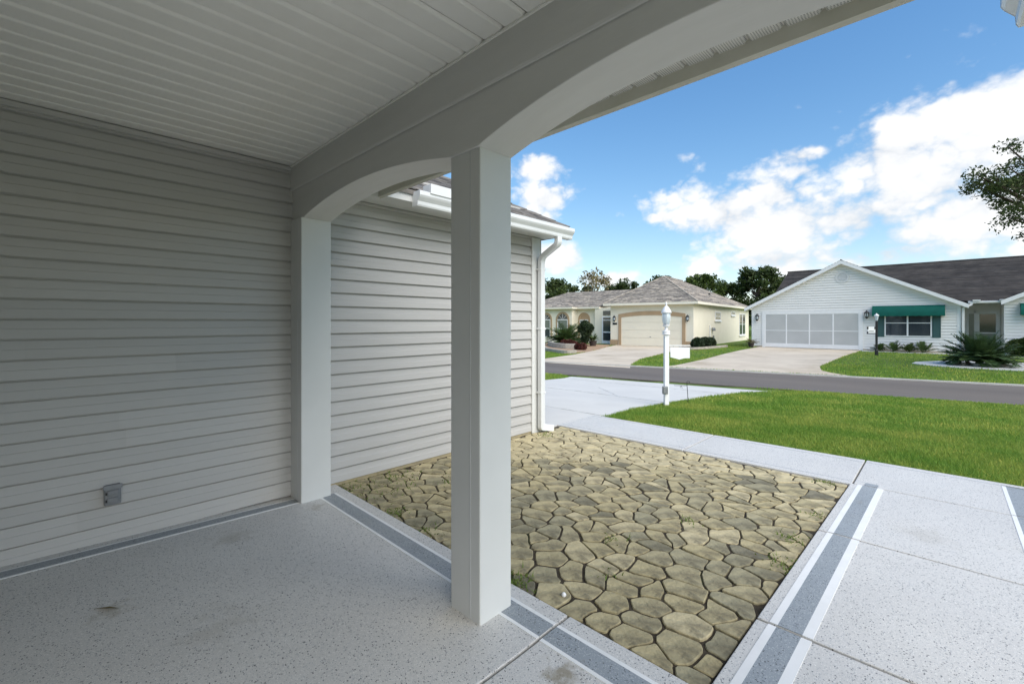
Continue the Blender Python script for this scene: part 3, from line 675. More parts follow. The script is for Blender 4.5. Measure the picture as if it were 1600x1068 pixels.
hb(MB().tube(bez([(3.985, 3.125, 2.25), (3.985, 3.125, 2.17), (4.05, 3.428, 2.05), (4.05, 3.428, .055), (4.055, 3.428, .05), (4.22, 3.40, .015)]), .03, rect=(.078, .056), up0=(0, -1, 0)), 'pipe', 'gutter_white', ds, smooth=False)
for z in (.45, 1.2, 1.9): hb(MB().box(4.004, 4.096, 3.398, 3.4745, z, z + .022), 'strap', 'gutter_white', ds, bevel=.002)
# gutter of the roof to the right of the walkway
g2 = gutter('side_gutter', 1.87, 2.222, -.248, 2.260, 1, 'end of a white gutter at the upper right corner')
hb(MB().prism([(-.25, 2.275), (-.25, 2.39), (-.9, 2.72), (-.9, 2.275)], 1.87, 2.205, 'x'), 'roof_end', 'trim', g2)

# ------------------------------------------------------------------ lamp post with its sign, and the garden hook
def ground_z(a, b): return soil(a, b)
LA, LB = 7.335, 3.42; LZ = ground_z(LA, LB)
lamp = empty('lamp_post', (LA, LB, LZ), R(-46), label='white lamp post with glass lantern and blank hanging board on the lawn', cat='lamp post')
# local x points to the photograph's right, local y away from the viewer
MB().box(-.037, .037, -.037, .037, -.1, 1.30).build('post', 'white_paint', lamp, bevel=.005)
MB().lathe([(.062, 1.235), (.064, 1.25), (.060, 1.255), (.060, 1.28), (.064, 1.285), (.060, 1.30), (.030, 1.31), (.022, 1.35), (.030, 1.37), (.058, 1.385), (.060, 1.40)], n=14).build('neck', 'white_paint', lamp, smooth=True)
lan = bpy.data.objects.new('lantern', None); COL.objects.link(lan); lan.parent = lamp; lan.scale = (.74, .74, 1)
MB().lathe([(.050, 1.40), (.078, 1.44), (.092, 1.50), (.096, 1.55), (.086, 1.60), (.08, 1.615)], n=18).build('glass', 'lamp_glass', lan, smooth=True)
MB().lathe([(.112, 1.605), (.116, 1.615), (.094, 1.655), (.062, 1.695), (.036, 1.72), (.018, 1.73), (.012, 1.745), (.022, 1.758), (.016, 1.775), (.004, 1.80)], n=18).build('cap', 'white_paint', lan, smooth=True)
for k in range(6):
    t = k * math.pi / 3 + .3; MB().tube([(math.cos(t) * r_, math.sin(t) * r_, z) for r_, z in ((.054, 1.40), (.082, 1.44), (.096, 1.50), (.10, 1.55), (.092, 1.61))], .005, 5).build('cage_rib', 'white_paint', lan)
MB().lathe([(.062, 1.395), (.066, 1.40), (.06, 1.412)], n=14).build('base_ring', 'grey_metal', lan)
MB().box(.05, .405, -.008, .008, 1.045, 1.06).build('sign_arm', 'white_paint', lamp)
MB().prism([(.065, 1.025), (.40, 1.015), (.40, .835), (.31, .835), (.22, .812), (.14, .835), (.072, .85)], -.008, .008, 'y').build('sign_board', 'white_paint', lamp, bevel=.002)
MB().tube([(.12, 0, 1.05), (.12, 0, 1.015)], .003, 5).tube([(.36, 0, 1.05), (.36, 0, 1.01)], .003, 5).build('sign_chain', 'grey_metal', lamp)
MB().box(-.09, .0, -.093, -.0505, .235, .365).build('outlet_box', 'grey_metal', lamp, bevel=.006)
MB().box(-.083, -.008, -.102, -.0935, .245, .355).build('outlet_cover', 'grey_metal', lamp, bevel=.004)
HA, HB_ = 7.98, 3.33
hook = empty('garden_flag_hook', (HA, HB_, ground_z(HA, HB_)), R(-46), label='thin black wire flag stand stuck in the lawn beside the white lamp post', cat='flag stand')
MB().tube([(.02, 0, -.1), (.01, 0, .2), (-.005, 0, .40)] + [(.018 + .023 * math.cos(t), 0, .405 + .02 * math.sin(t)) for t in np.linspace(math.pi, -1.2, 9)], .0055, 6).build('stake', 'black_metal', hook)
MB().tube([(-.004, 0, .345), (-.2, 0, .348), (-.235, 0, .35)], .0045, 6).tube([(-.10, 0, .347), (-.13, 0, .315), (-.085, 0, .30), (-.11, 0, .345)], .004, 5).build('arm', 'black_metal', hook)

# ------------------------------------------------------------------ white house across the road (front wall in the plane x = 32.6)
WG = -.33
def houseparts(root):
    o0 = Vector(root.location)
    def put(mb, name, m, parent=None, **k):
        o = mb.build(name, m, parent or root, **k)
        if parent is None: o.location = -o0
        return o
    def grp(name, parent=None):
        o = bpy.data.objects.new(name, None); COL.objects.link(o); o.parent = parent or root; o.location = -o0 if parent is None else (0, 0, 0); o.empty_display_size = .2; return o
    return put, grp
wh = empty('white_house', (32.6, 4.3, WG), label='white sided house with dark roof and green awning across the road', cat='house')
put, grp = houseparts(wh)
FX = 32.6
def lap(mb, y0, y1, z0, z1, x, ch=.15, gable=None):
    """clapboard facing -x; gable=(yc, zpeak, slope) clips the top"""
    z = z0
    while z < z1 - .01:
        zt = min(z + ch, z1)
        def lim(zz):
            if not gable: return y0, y1
            yc, zk, sl = gable; h = (zk - zz) / sl; return max(y0, yc - h), min(y1, yc + h)
        (a, b_), (c, d) = lim(z), lim(zt)
        if b_ - a < .05: break
        if d < c: c = d = (c + d) / 2
        mb.add([(x + .02, a, z), (x - .030, a, z), (x - .030, b_, z), (x + .02, b_, z), (x - .012, c, zt - .030), (x - .012, d, zt - .030), (x + .02, c, zt - .030), (x + .02, d, zt - .030)], [(0, 3, 2, 1), (1, 2, 5, 4), (4, 5, 7, 6)]); z = zt
    return mb
GY, GZ, GS = 4.38, 4.86, .515
wwall = put(lap(MB(), -.59, 9.24, WG + .08, 4.9, FX, gable=(GY, GZ - .08, GS)), 'siding', 'white_siding')
put(MB().prism([(-.585, WG - .1), (9.235, WG - .1), (9.235, GZ - .12 - (9.235 - GY) * GS), (GY, GZ - .12), (-.585, GZ - .12 - (GY + .585) * GS)], FX + .019, FX + 8, 'x'), 'wall', 'white_siding')
put(MB().box(FX - .03, FX + .09, -.60, -.47, WG, 2.28).box(FX - .03, FX + .09, 9.12, 9.25, WG, 2.28), 'corner_board', 'white_paint')
put(MB().box(FX - .005, FX + .0, -.59, 9.24, WG - .1, WG + .078), 'base_strip', 'concrete_tan')
# rakes and gable roof
def rake(y0, z0, y1, z1, x, nm='rake_board', h=.20):
    return put(MB().prism([(y0, z0), (y1, z1), (y1, z1 - h), (y0, z0 - h)], x - .03, x, 'x'), nm, 'white_paint')
TH = .02
rake(9.62, GZ + .05 - (9.62 - GY) * GS, GY, GZ + .05, FX - .30); rake(-.88, GZ + .05 - (GY + .88) * GS, GY, GZ + .05, FX - .30)
put(MB().prism([(9.62, GZ - .16 - (9.62 - GY) * GS), (GY, GZ - .16), (-.88, GZ - .16 - (GY + .88) * GS), (-.88, GZ - .13 - (GY + .88) * GS), (GY, GZ - .13), (9.62, GZ - .13 - (9.62 - GY) * GS)], FX - .299, FX - .003, 'x'), 'soffit', 'white_siding')
wroof = grp('roof')
def shingle_plane(mb, p0, p1, p2, p3, rows, rr_, wmin=.5, wmax=1.3, th=.02):
    """stepped courses of shingles on quad p0-p1 (eave) p3-p2 (ridge); tabs are islands of their own"""
    P0, P1, P2, P3 = map(Vector, (p0, p1, p2, p3)); nrm = (P1 - P0).cross(P3 - P0).normalized()
    if nrm.z < 0: nrm = -nrm
    for i in range(rows):
        t, u = i / rows, min(1, (i + 1.12) / rows); A_, B_ = P0.lerp(P3, t), P1.lerp(P2, t); C_, D_ = P0.lerp(P3, u), P1.lerp(P2, u)
        ln = (B_ - A_).length; x = 0
        while x < ln:
            w = min(rr_.uniform(wmin, wmax), ln - x); s0, s1 = x / ln, (x + w) / ln; h = th * rr_.uniform(.6, 1.2)
            q0, q1, q2, q3 = A_.lerp(B_, s0), A_.lerp(B_, s1), C_.lerp(D_, s1), C_.lerp(D_, s0)
            mb.add([q0 + nrm * h, q1 + nrm * h, q2, q3, q0, q1], [(0, 1, 2, 3), (4, 5, 1, 0)]); x += w
qr = random.Random(4)
wz = GZ + .055
rf = MB(); RX, RZ = 38.2, 4.98
shingle_plane(rf, (FX - .32, 9.64, wz - (9.64 - GY) * GS), (RX, 9.64, wz - (9.64 - GY) * GS), (RX, GY, wz), (FX - .32, GY, wz), 34, qr, 2, 4)
shingle_plane(rf, (RX, -.90, wz - (GY + .90) * GS), (FX - .32, -.90, wz - (GY + .90) * GS), (FX - .32, GY, wz), (RX, GY, wz), 34, qr, 2, 4)
ex = FX + .1
shingle_plane(rf, (ex, -14, 2.37), (ex, 8.35, 2.37), (RX, 8.35, RZ), (RX, -14, RZ), 42, qr, 1.5, 4)
tag(put(rf, 'shingles', 'roof_dark', wroof), kind='stuff')
put(MB().prism([(ex + .05, 2.30), (RX, RZ - .08), (RX + 5.6, 2.30)], -13.9, 8.28, 'y'), 'deck', 'roof_dark', wroof)
put(MB().tube([(RX, -14, RZ + .02), (RX, 8.4, RZ + .02)], .05, 6), 'ridge_cap', 'roof_dark', wroof)
put(MB().tube([(FX - .33, GY, wz + .01), (RX, GY, wz + .01)], .04, 6), 'ridge_cap', 'roof_dark', wroof)
# round gable vent
vt = grp('gable_vent')
put(MB().add([(FX - .05, 4.35 + .34 * math.cos(t), 3.93 + .34 * math.sin(t)) for t in np.linspace(0, 2 * math.pi, 24, False)] + [(FX - .05, 4.35 + .24 * math.cos(t), 3.93 + .24 * math.sin(t)) for t in np.linspace(0, 2 * math.pi, 24, False)] + [(FX, 4.35 + .34 * math.cos(t), 3.93 + .34 * math.sin(t)) for t in np.linspace(0, 2 * math.pi, 24, False)],
             [(i, (i + 1) % 24, 24 + (i + 1) % 24, 24 + i) for i in range(24)] + [(i, 48 + i, 48 + (i + 1) % 24, (i + 1) % 24) for i in range(24)]), 'vent_ring', 'vent_white', vt)
for k in range(6):
    z = 3.93 - .2 + k * .075; hw = math.sqrt(max(.01, .24 ** 2 - (z + .03 - 3.93) ** 2)); put(MB().add([(FX - .02, 4.35 - hw, z + .07), (FX - .045, 4.35 - hw, z), (FX - .045, 4.35 + hw, z), (FX - .02, 4.35 + hw, z + .07)], [(0, 3, 2, 1)]), 'louvre', 'vent_white', vt)
# screened garage opening: four screens in white frames
gd = grp('garage_screen')
fr = MB().box(FX - .05, FX - .019, 8.44, 8.62, WG, 1.99).box(FX - .05, FX - .019, 3.38, 3.56, WG, 1.99).box(FX - .05, FX - .019, 3.56, 8.44, 1.80, 1.99)
put(fr, 'casing', 'white_paint', gd)
ys = [3.56, 4.79, 5.99, 7.23, 8.44]
for k in range(4):
    y0, y1 = ys[k], ys[k + 1]
    put(MB().box(FX - .04, FX - .022, y0, y0 + .035, WG + .02, 1.80).box(FX - .04, FX - .022, y1 - .035, y1, WG + .02, 1.80).box(FX - .04, FX - .022, y0 + .035, y1 - .035, .735, .775).box(FX - .04, FX - .022, y0 + .035, y1 - .035, WG + .02, WG + .27).box(FX - .04, FX - .022, y0 + .035, y1 - .035, 1.77, 1.80), 'screen_frame', 'white_paint', gd)
    put(MB().box(FX - .030, FX - .024, y0 + .035, y1 - .035, WG + .27, .735), 'screen', 'screen', gd); put(MB().box(FX - .030, FX - .024, y0 + .035, y1 - .035, .775, 1.77), 'screen', 'screen', gd)
# window, shutters, awning
def window(y0, y1, z0, z1, x, mid, sill=.0, root=None, glass='glass_dark', vert=True):
    w = grp('window')
    f_ = MB().box(x - .05, x - .02, y0, y1, z0, z0 + .05).box(x - .05, x - .02, y0, y1, z1 - .05, z1).box(x - .05, x - .02, y0, y0 + .05, z0 + .05, z1 - .05).box(x - .05, x - .02, y1 - .05, y1, z0 + .05, z1 - .05)
    yc = (y0 + y1) / 2
    if vert: f_.box(x - .05, x - .02, yc - .035, yc + .035, z0 + .05, z1 - .05)
    put(f_, 'frame', 'white_paint', w)
    spans = [(y0 + .05, yc - .035), (yc + .035, y1 - .05)] if vert else [(y0 + .05, y1 - .05)]
    for p, q in spans:
        put(MB().box(x - .045, x - .025, p, q, mid - .02, mid + .02), 'meeting_rail', 'white_paint', w)
        put(MB().box(x - .034, x - .026, p, q, z0 + .05, mid - .02), 'pane', glass, w); put(MB().box(x - .036, x - .028, p, q, mid + .02, z1 - .05), 'pane', glass, w)
    return w
window(.49, 2.42, .50, 1.72, FX, 1.24)
for y0 in (2.44, .14): 
    s_ = put(MB().box(FX - .055, FX - .02, y0, y0 + .33, .47, 1.66), 'shutter', 'shutter')
    put(MB().box(FX - .062, FX - .0551, y0 + .02, y0 + .05, .50, 1.63).box(FX - .062, FX - .0551, y0 + .28, y0 + .31, .50, 1.63), 'stile', 'shutter', s_)
def awning(y0, y1, x=FX, z0=1.62, z1=2.20):
    aw = grp('awning'); prof = [(x - .02, z1), (x - .10, z1 - .01), (x - .24, z1 - .10), (x - .34, z1 - .25), (x - .38, z1 - .42), (x - .385, z0)]
    mb_ = MB(); mb_.strip([[(px, y, pz + (.012 * math.sin(y * 21) if i == 5 else 0)) for i, (px, pz) in enumerate(prof)] for y in np.linspace(y0, y1, 25)]); put(mb_, 'canopy', 'awning', aw, smooth=True)
    for y in (y0, y1): put(MB().add([(px, y, pz) for px, pz in prof] + [(x - .02, y, z0 + .02)], [tuple(range(7))]), 'side', 'awning', aw)
    put(MB().box(x - .05, x - .02, y0, y1, z1 + .002, z1 + .05), 'head_rail', 'white_paint', aw)
awning(-.02, 2.95)
def wall_lamp(y, z, x, put_=None, grp_=None):
    p_, g_ = put_ or put, grp_ or grp; w = g_('wall_lamp')
    p_(MB().lathe([(.06, -.16), (.085, -.10), (.095, .02), (.10, .06)], (x - .16, y, z), 8), 'lantern_body', 'lamp_glass', w)
    p_(MB().lathe([(.13, .05), (.10, .12), (.03, .19), (.01, .23)], (x - .16, y, z), 8), 'lantern_cap', 'black_metal', w)
    p_(MB().lathe([(.02, -.26), (.07, -.20), (.075, -.15)], (x - .16, y, z), 8), 'lantern_base', 'black_metal', w)
    for k in range(6):
        t = k * math.pi / 3; p_(MB().tube([(x - .16 + .068 * math.cos(t), y + .068 * math.sin(t), z - .16), (x - .16 + .103 * math.cos(t), y + .103 * math.sin(t), z + .06)], .016, 4), 'bar', 'black_metal', w)
    p_(MB().box(x - .06, x - .019, y - .055, y + .055, z - .12, z + .14).box(x - .16, x - .06, y - .015, y + .015, z + .03, z + .06), 'bracket', 'black_metal', w)
wall_lamp(8.89, 1.62, FX); wall_lamp(3.20, 1.74, FX)
# recessed entry
put(MB().box(FX + 2.0, FX + 2.2, -2.1, -.585, WG - .1, 2.34).box(FX + .001, FX + 2.0, -.584, -.48, WG, 2.3), 'entry_wall', 'white_siding')
dr_ = grp('entry_door')
put(MB().box(FX + 1.94, FX + 1.99, -2.0, -1.2, WG, 1.80), 'leaf', 'white_paint', dr_)
put(MB().box(FX + 1.925, FX + 1.9395, -1.93, -1.34, .75, 1.72), 'pane', 'glass_dark', dr_); put(MB().box(FX + 1.925, FX + 1.9395, -1.93, -1.34, -.05, .68), 'pane', 'glass_blind', dr_)
put(MB().box(FX + 1.94, FX + 1.985, -1.14, -.94, .1, 1.74), 'sidelight', 'glass_blind', dr_)
put(MB().box(FX + 1.96, FX + 1.998, -2.07, -2.0, WG, 1.9).box(FX + 1.96, FX + 1.998, -1.2, -1.14, WG, 1.9).box(FX + 1.96, FX + 1.998, -.94, -.86, WG, 1.9).box(FX + 1.96, FX + 1.998, -2.0, -.94, 1.80, 1.9), 'casing', 'white_paint', dr_)
put(MB().box(FX + .08, FX + .12, -2.3, -.86, 2.24, 2.36), 'entry_fascia', 'white_paint')
gg = grp('gutter'); put(MB().box(FX + .0, FX + .08, -2.3, -.87, 2.255, 2.345), 'trough', 'gutter_white', gg); put(MB().box(FX - .05, FX + .1, -1.3, -1.02, 2.346, 2.42).box(FX - .05, FX + .1, -2.3, -1.95, 2.346, 2.42), 'splash_guard', 'gutter_white', gg)
dd_ = grp('downspout'); put(MB().tube(bez([(FX + .02, -.98, 2.26), (FX + .02, -.98, 2.18), (FX - .06, -.68, 2.02), (FX - .06, -.68, WG + .06), (FX - .2, -.68, WG + .02)]), .04, rect=(.10, .08), up0=(-1, 0, 0)), 'pipe', 'gutter_white', dd_)
# second gable at the right
G2, Z2 = -5.2, 3.95
put(lap(MB(), -8.4, -2.1, WG + .08, 3.9, FX, gable=(G2, Z2 - .08, GS)), 'siding', 'white_siding')
put(MB().prism([(-8.39, WG - .1), (-2.105, WG - .1), (-2.105, Z2 - .12 - 3.095 * GS), (G2, Z2 - .12), (-8.39, Z2 - .12 - 3.19 * GS)], FX + .019, FX + 6, 'x'), 'wall', 'white_siding')
rake(-1.98, Z2 + .05 - (G2 + 1.98) * -GS - 2 * 0 if False else Z2 + .05 - (-1.98 - G2) * GS, G2, Z2 + .05, FX - .3); rake(-8.6, Z2 + .05 - (G2 + 8.6) * GS, G2, Z2 + .05, FX - .3)
rf2 = MB(); z2 = Z2 + .055
shingle_plane(rf2, (FX - .32, -1.96, z2 - (-1.96 - G2) * GS), (36.5, -1.96, z2 - (-1.96 - G2) * GS), (36.5, G2, z2), (FX - .32, G2, z2), 20, qr, 2, 4)
shingle_plane(rf2, (36.5, -8.62, z2 - (G2 + 8.62) * GS), (FX - .32, -8.62, z2 - (G2 + 8.62) * GS), (FX - .32, G2, z2), (36.5, G2, z2), 20, qr, 2, 4)
tag(put(rf2, 'shingles', 'roof_dark', wroof), kind='stuff')
awning(-5.2, -2.62); window(-4.8, -3.0, .5, 1.72, FX, 1.24)

# ------------------------------------------------------------------ cream house (local x = depth, local y = to the left along the front)
CP = (30.58, 13.10); CZ = -.47
ch = empty('cream_house', (CP[0], CP[1], 0), R(6), label='cream stucco house with tan hip roof and arched garage trim', cat='house')
def cput(mb, name, m, parent=None, **k): return mb.build(name, m, parent or ch, **k)
def cgrp(name, parent=None):
    o = bpy.data.objects.new(name, None); COL.objects.link(o); o.parent = parent or ch; o.empty_display_size = .2; return o
EZC = 2.56
cput(MB().box(.0, 18.9, -.75, 5.39, CZ - .3, EZC), 'garage_wall', 'stucco')
cput(MB().box(2.3, 12, 7.7, 15.5, CZ - .3, 2.44), 'front_room_wall', 'stucco')
cput(MB().box(1.9, 12, 5.38, 7.72, CZ - .3, 2.44), 'entry_wall', 'stucco')
cput(MB().prism([(2.31, 9.62), (1.55, 9.72), (1.55, 13.9), (2.31, 14.6)], CZ - .3, 2.43, 'z'), 'bay_wall', 'stucco')
for a in ((-.03, -.001, -.78, -.14), (-.03, -.001, 4.78, 5.42)): cput(MB().box(a[0], a[1], a[2], a[3], CZ, -.05), 'base_band', 'stucco_tan')
cput(MB().box(2.26, 2.299, 7.66, 8.35, CZ, .02).box(2.26, 2.299, 9.5, 9.62, CZ, .02).box(2.299, 2.9, 7.66, 7.70, CZ, .02), 'base_band', 'stucco_tan')
# garage door: arched surround and four sections
cgd = cgrp('garage_door')
ys_ = np.linspace(-.22, 4.72, 25); arc = lambda y, top, cr: top + cr * (1 - ((y - 2.25) / 2.47) ** 2)
mb = MB(); out = [(-.22, CZ), (-.22, 1.86)] + [(y, arc(y, 1.88, .22)) for y in ys_] + [(4.72, 1.86), (4.72, CZ)]
inn = [(.0, CZ), (.0, 1.62)] + [(min(max(y, .0), 4.5), arc(y, 1.62, .18)) for y in ys_] + [(4.5, 1.62), (4.5, CZ)]
nn = len(out); mb.add([(-.07, y, z) for y, z in out] + [(-.07, y, z) for y, z in inn] + [(.0, y, z) for y, z in inn] + [(0, y, z) for y, z in out], [(i, i + 1, nn + i + 1, nn + i) for i in range(nn - 1)] + [(nn + i, nn + i + 1, 2 * nn + i + 1, 2 * nn + i) for i in range(nn - 1)] + [(i + 1, i, 3 * nn + i, 3 * nn + i + 1) for i in range(nn - 1)])
cput(mb, 'surround', 'stucco_tan', cgd)
for k in range(4):
    z0 = CZ + .03 + k * .57; sec = cput(MB().box(-.035, -.003, .001, 4.499, z0 + .006, z0 + .564), 'door_section', 'cream_door', cgd)
    for j in range(8):
        y0 = .08 + j * .555; cput(MB().box(-.042, -.0352, y0, y0 + .46, z0 + .12, z0 + .44), 'raised_panel', 'cream_door', cgd, bevel=.004) if False else None
cput(MB().box(-.06, -.036, 2.2, 2.3, .2, .24), 'handle', 'grey_metal', cgd)
# hip roofs
croof = cgrp('roof'); cr_ = MB(); q2 = random.Random(9)
e0, e1, ev0, ev1, rv0, rv1, ry, rz = -1.15, 5.80, -.42, 19.3, 3.0, 7.6, 2.33, 4.82
EE = EZC + .13
shingle_plane(cr_, (ev0, e1, EE), (ev0, e0, EE), (rv0, ry, rz), (rv0, ry + .01, rz), 26, q2, .35, .9, .03)
shingle_plane(cr_, (ev0, e0, EE), (ev1, e0, EE), (rv1, ry, rz), (rv0, ry, rz), 26, q2, .8, 2, .02)
shingle_plane(cr_, (ev1, e1 + 0, EE), (ev0, e1, EE), (rv0, ry, rz), (rv1, ry, rz), 26, q2, .6, 2, .02)
shingle_plane(cr_, (ev1, e0, EE), (ev1, e1, EE), (rv1, ry + .01, rz), (rv1, ry, rz), 12, q2, 1, 3, .02)
# lower left roof
f0, f1, fv, gv, gz, FE_ = 7.35, 15.9, 1.85, 5.1, 4.10, 2.55
shingle_plane(cr_, (fv, f1, FE_), (fv, f0, FE_), (gv, 4.0, gz), (gv, 12.2, gz), 20, q2, .35, .9, .03)
shingle_plane(cr_, (fv + 7, f1, FE_), (fv, f1, FE_), (gv, 12.2, gz), (gv + .01, 12.2, gz), 20, q2, .5, 1.2, .02)
shingle_plane(cr_, (fv + 9, 4, FE_), (fv + 7, f1, FE_), (gv, 12.2, gz), (gv, 4, gz), 14, q2, 1, 2, .02)
# bay roof
shingle_plane(cr_, (1.15, 14.1, FE_), (1.15, 9.45, FE_), (3.1, 11.9, 3.38), (3.1, 12.6, 3.38), 9, q2, .35, .9, .03)
shingle_plane(cr_, (1.15, 9.45, FE_), (1.95, 9.35, FE_), (3.1, 11.85, 3.38), (3.1, 11.9, 3.38), 9, q2, .35, .9, .03)
shingle_plane(cr_, (1.95, 14.9, FE_), (1.15, 14.1, FE_), (3.1, 12.6, 3.38), (3.1, 12.65, 3.38), 9, q2, .35, .9, .03)
tag(cput(cr_, 'shingles', 'roof_tan', croof), kind='stuff')
cput(MB().tube([(rv0, ry, rz + .02), (rv1, ry, rz + .02)], .06, 5).tube([(ev0, e0, EE + .02), (rv0, ry, rz + .02)], .05, 5).tube([(ev0, e1, EE + .02), (rv0, ry, rz + .02)], .05, 5), 'hip_cap', 'roof_tan', croof)
cput(MB().box(ev0 + .03, ev1, e0 + .03, e1 - .03, EZC - .02, EZC + .10), 'soffit', 'cream_trim', croof)
cput(MB().box(ev0 - .03, ev0, e0 - .03, e1, EZC - .04, EZC + .125).box(ev0, ev1, e0 - .03, e0, EZC - .04, EZC + .125).box(ev0, 1.8, e1, e1 + .03, EZC - .04, EZC + .125), 'fascia_board', 'cream_trim', croof)
cput(MB().prism([(1.84, 7.3), (1.84, 9.4), (1.12, 9.45), (1.12, 14.1), (1.9, 14.95), (1.84, 15.9), (9, 15.9), (9, 5.85), (2.6, 5.85), (2.6, 7.3)], 2.42, 2.548, 'z'), 'fascia_board', 'cream_trim', croof)
cput(MB().lathe([(.10, 0), (.10, .22)], (8.3, .35, 3.5), 8), 'roof_vent', 'black_metal', croof)
# windows of the front room: arched
def arched_window(y0, y1, z0, zs_, x, name='window', niche=False):
    w = cgrp(name); yc, r_ = (y0 + y1) / 2, (y1 - y0) / 2; T = .16
    pts = lambda rr__: [(yc + rr__, z0)] + [(yc + rr__ * math.cos(t), zs_ + rr__ * math.sin(t)) for t in np.linspace(0, math.pi, 15)] + [(yc - rr__, z0)]
    o_, i_ = pts(r_), pts(r_ - T); n_ = len(o_)
    cput(MB().add([(x - .05, y, z) for y, z in o_] + [(x - .05, y, z) for y, z in i_] + [(x, y, z) for y, z in o_], [(i, n_ + i, n_ + i + 1, i + 1) for i in range(n_ - 1)] + [(i + 1, 2 * n_ + i + 1, 2 * n_ + i, i) for i in range(n_ - 1)]), 'surround', 'stucco_tan', w)
    ri = r_ - T
    if niche:
        cput(MB().add([(x - .02, y, z) for y, z in i_], [tuple(range(n_))[::-1]]), 'niche_panel', 'stucco_tan', w)
        cput(MB().box(x - .04, x - .021, yc - ri, yc + ri, zs_ - .52, zs_ - .08), 'pane', 'glass_blind', w)
        cput(MB().box(x - .06, x - .041, yc - ri, yc + ri, zs_ - .55, zs_ - .50).box(x - .06, x - .041, yc - ri, yc + ri, zs_ - .10, zs_ - .05), 'rail', 'white_paint', w)
        for k in range(5): yy = yc - ri + (2 * ri - .04) * k / 4; cput(MB().box(x - .055, x - .0412, yy, yy + .04, zs_ - .50, zs_ - .10), 'muntin', 'white_paint', w)
        cput(MB().box(x - .03, x - .0201, yc - ri, yc + ri, z0, zs_ - .551), 'apron', 'stucco', w); return
    cput(MB().add([(x - .02, yc, zs_)] + [(x - .02, yc + ri * math.cos(t), zs_ + ri * math.sin(t)) for t in np.linspace(0, math.pi, 15)], [(0, i + 1, i + 2) for i in range(14)]), 'fanlight', 'glass_dark', w)
    for t in (R(45), R(90), R(135)): cput(MB().tube([(x - .03, yc + .08 * math.cos(t), zs_ + .08 * math.sin(t)), (x - .03, yc + ri * math.cos(t), zs_ + ri * math.sin(t))], .012, 4), 'muntin', 'white_paint', w)
    m_ = (z0 + zs_) / 2
    cput(MB().box(x - .02, x - .012, yc - ri, yc + ri, z0, m_), 'pane', 'glass_dark', w); cput(MB().box(x - .022, x - .014, yc - ri, yc + ri, m_, zs_), 'pane', 'glass_blind', w)
    cput(MB().box(x - .05, x - .023, yc - ri, yc + ri, zs_ - .04, zs_ + .03).box(x - .05, x - .023, yc - ri, yc + ri, m_ - .03, m_ + .03).box(x - .05, x - .023, yc - ri, yc + ri, z0, z0 + .06).box(x - .05, x - .023, yc - ri, yc - ri + .05, z0 + .06, m_ - .03).box(x - .05, x - .023, yc + ri - .05, yc + ri, z0 + .06, m_ - .03)
         .box(x - .05, x - .023, yc - ri, yc - ri + .05, m_ + .03, zs_ - .04).box(x - .05, x - .023, yc + ri - .05, yc + ri, m_ + .03, zs_ - .04), 'frame', 'white_paint', w)
arched_window(11.72, 12.98, -.05, 1.50, 1.55); arched_window(9.95, 11.3, -.05, 1.50, 1.549); arched_window(8.38, 9.5, -.05, 1.55, 2.30, niche=True)
# entry: screen door with transom
ed = cgrp('screen_door')
cput(MB().box(1.85, 1.895, 6.15, 6.25, CZ, 1.75).box(1.85, 1.895, 6.95, 7.05, CZ, 1.75).box(1.85, 1.895, 6.25, 6.95, 1.66, 1.75).box(1.85, 1.895, 6.25, 6.95, .42, .52).box(1.85, 1.895, 6.25, 6.95, CZ, CZ + .25).box(1.85, 1.895, 6.25, 6.95, 1.42, 1.48), 'frame', 'white_paint', ed)
for z0, z1 in ((CZ + .25, .42), (.52, 1.42), (1.48, 1.66)): cput(MB().box(1.87, 1.88, 6.25, 6.95, z0, z1), 'screen', 'glass_dark', ed)
cput(MB().box(1.86, 1.897, 6.25, 6.95, 1.86, 2.22), 'transom', 'glass_dark', ed)
wall_lamp(-.40, 1.58, 0, cput, cgrp); wall_lamp(5.02, 1.58, 0, cput, cgrp)
cput(MB().box(-.03, -.001, 4.86, 5.2, 1.10, 1.24), 'number_plaque', 'black_metal')
# windows in the side wall (facing -y): frames, panes, sills
def side_window(x0, x1, z0, z1, rails):
    w = cgrp('window'); y = -.75
    cput(MB().box(x0, x1, y - .04, y - .005, z0, z0 + .07).box(x0, x1, y - .04, y - .005, z1 - .07, z1).box(x0, x0 + .1, y - .04, y - .005, z0 + .07, z1 - .07).box(x1 - .1, x1, y - .04, y - .005, z0 + .07, z1 - .07), 'frame', 'white_paint', w)
    zz = [z0 + .07] + [r_ for r_ in rails] + [z1 - .07]
    for p, q in zip(zz, zz[1:]): cput(MB().box(x0 + .1, x1 - .1, y - .03, y - .006, p + .02, q - .02), 'pane', 'glass_dark', w)
    for r_ in rails: cput(MB().box(x0 + .1, x1 - .1, y - .035, y - .0062, r_ - .02, r_ + .02), 'rail', 'white_paint', w)
    cput(MB().box(x0 - .1, x1 + .1, y - .09, y - .041, z0 - .1, z0 - .002), 'sill', 'white_paint', w)
side_window(5.6, 7.4, 1.42, 2.10, [1.74]); side_window(11.1, 12.6, 1.9, 2.24, []); side_window(14.4, 17.1, .05, 2.08, [1.08])
cput(MB().box(14.4 + 1.25, 14.4 + 1.45, -.79, -.7555, .12, 2.0), 'mullion', 'white_paint')
ut = cgrp('utility_meter'); cput(MB().tube([(4.0, -.80, CZ), (4.0, -.80, 1.05)], .045, 6).tube([(4.0, -.80, .9), (4.55, -.80, .75)], .03, 6), 'conduit', 'white_paint', ut); cput(MB().lathe([(.14, -.1), (.15, 0), (.12, .14)], (4.8, -.86, .72), 8), 'meter', 'grey_metal', ut); cput(MB().box(5.0, 5.16, -.84, -.755, -.2, .25), 'box', 'grey_metal', ut)

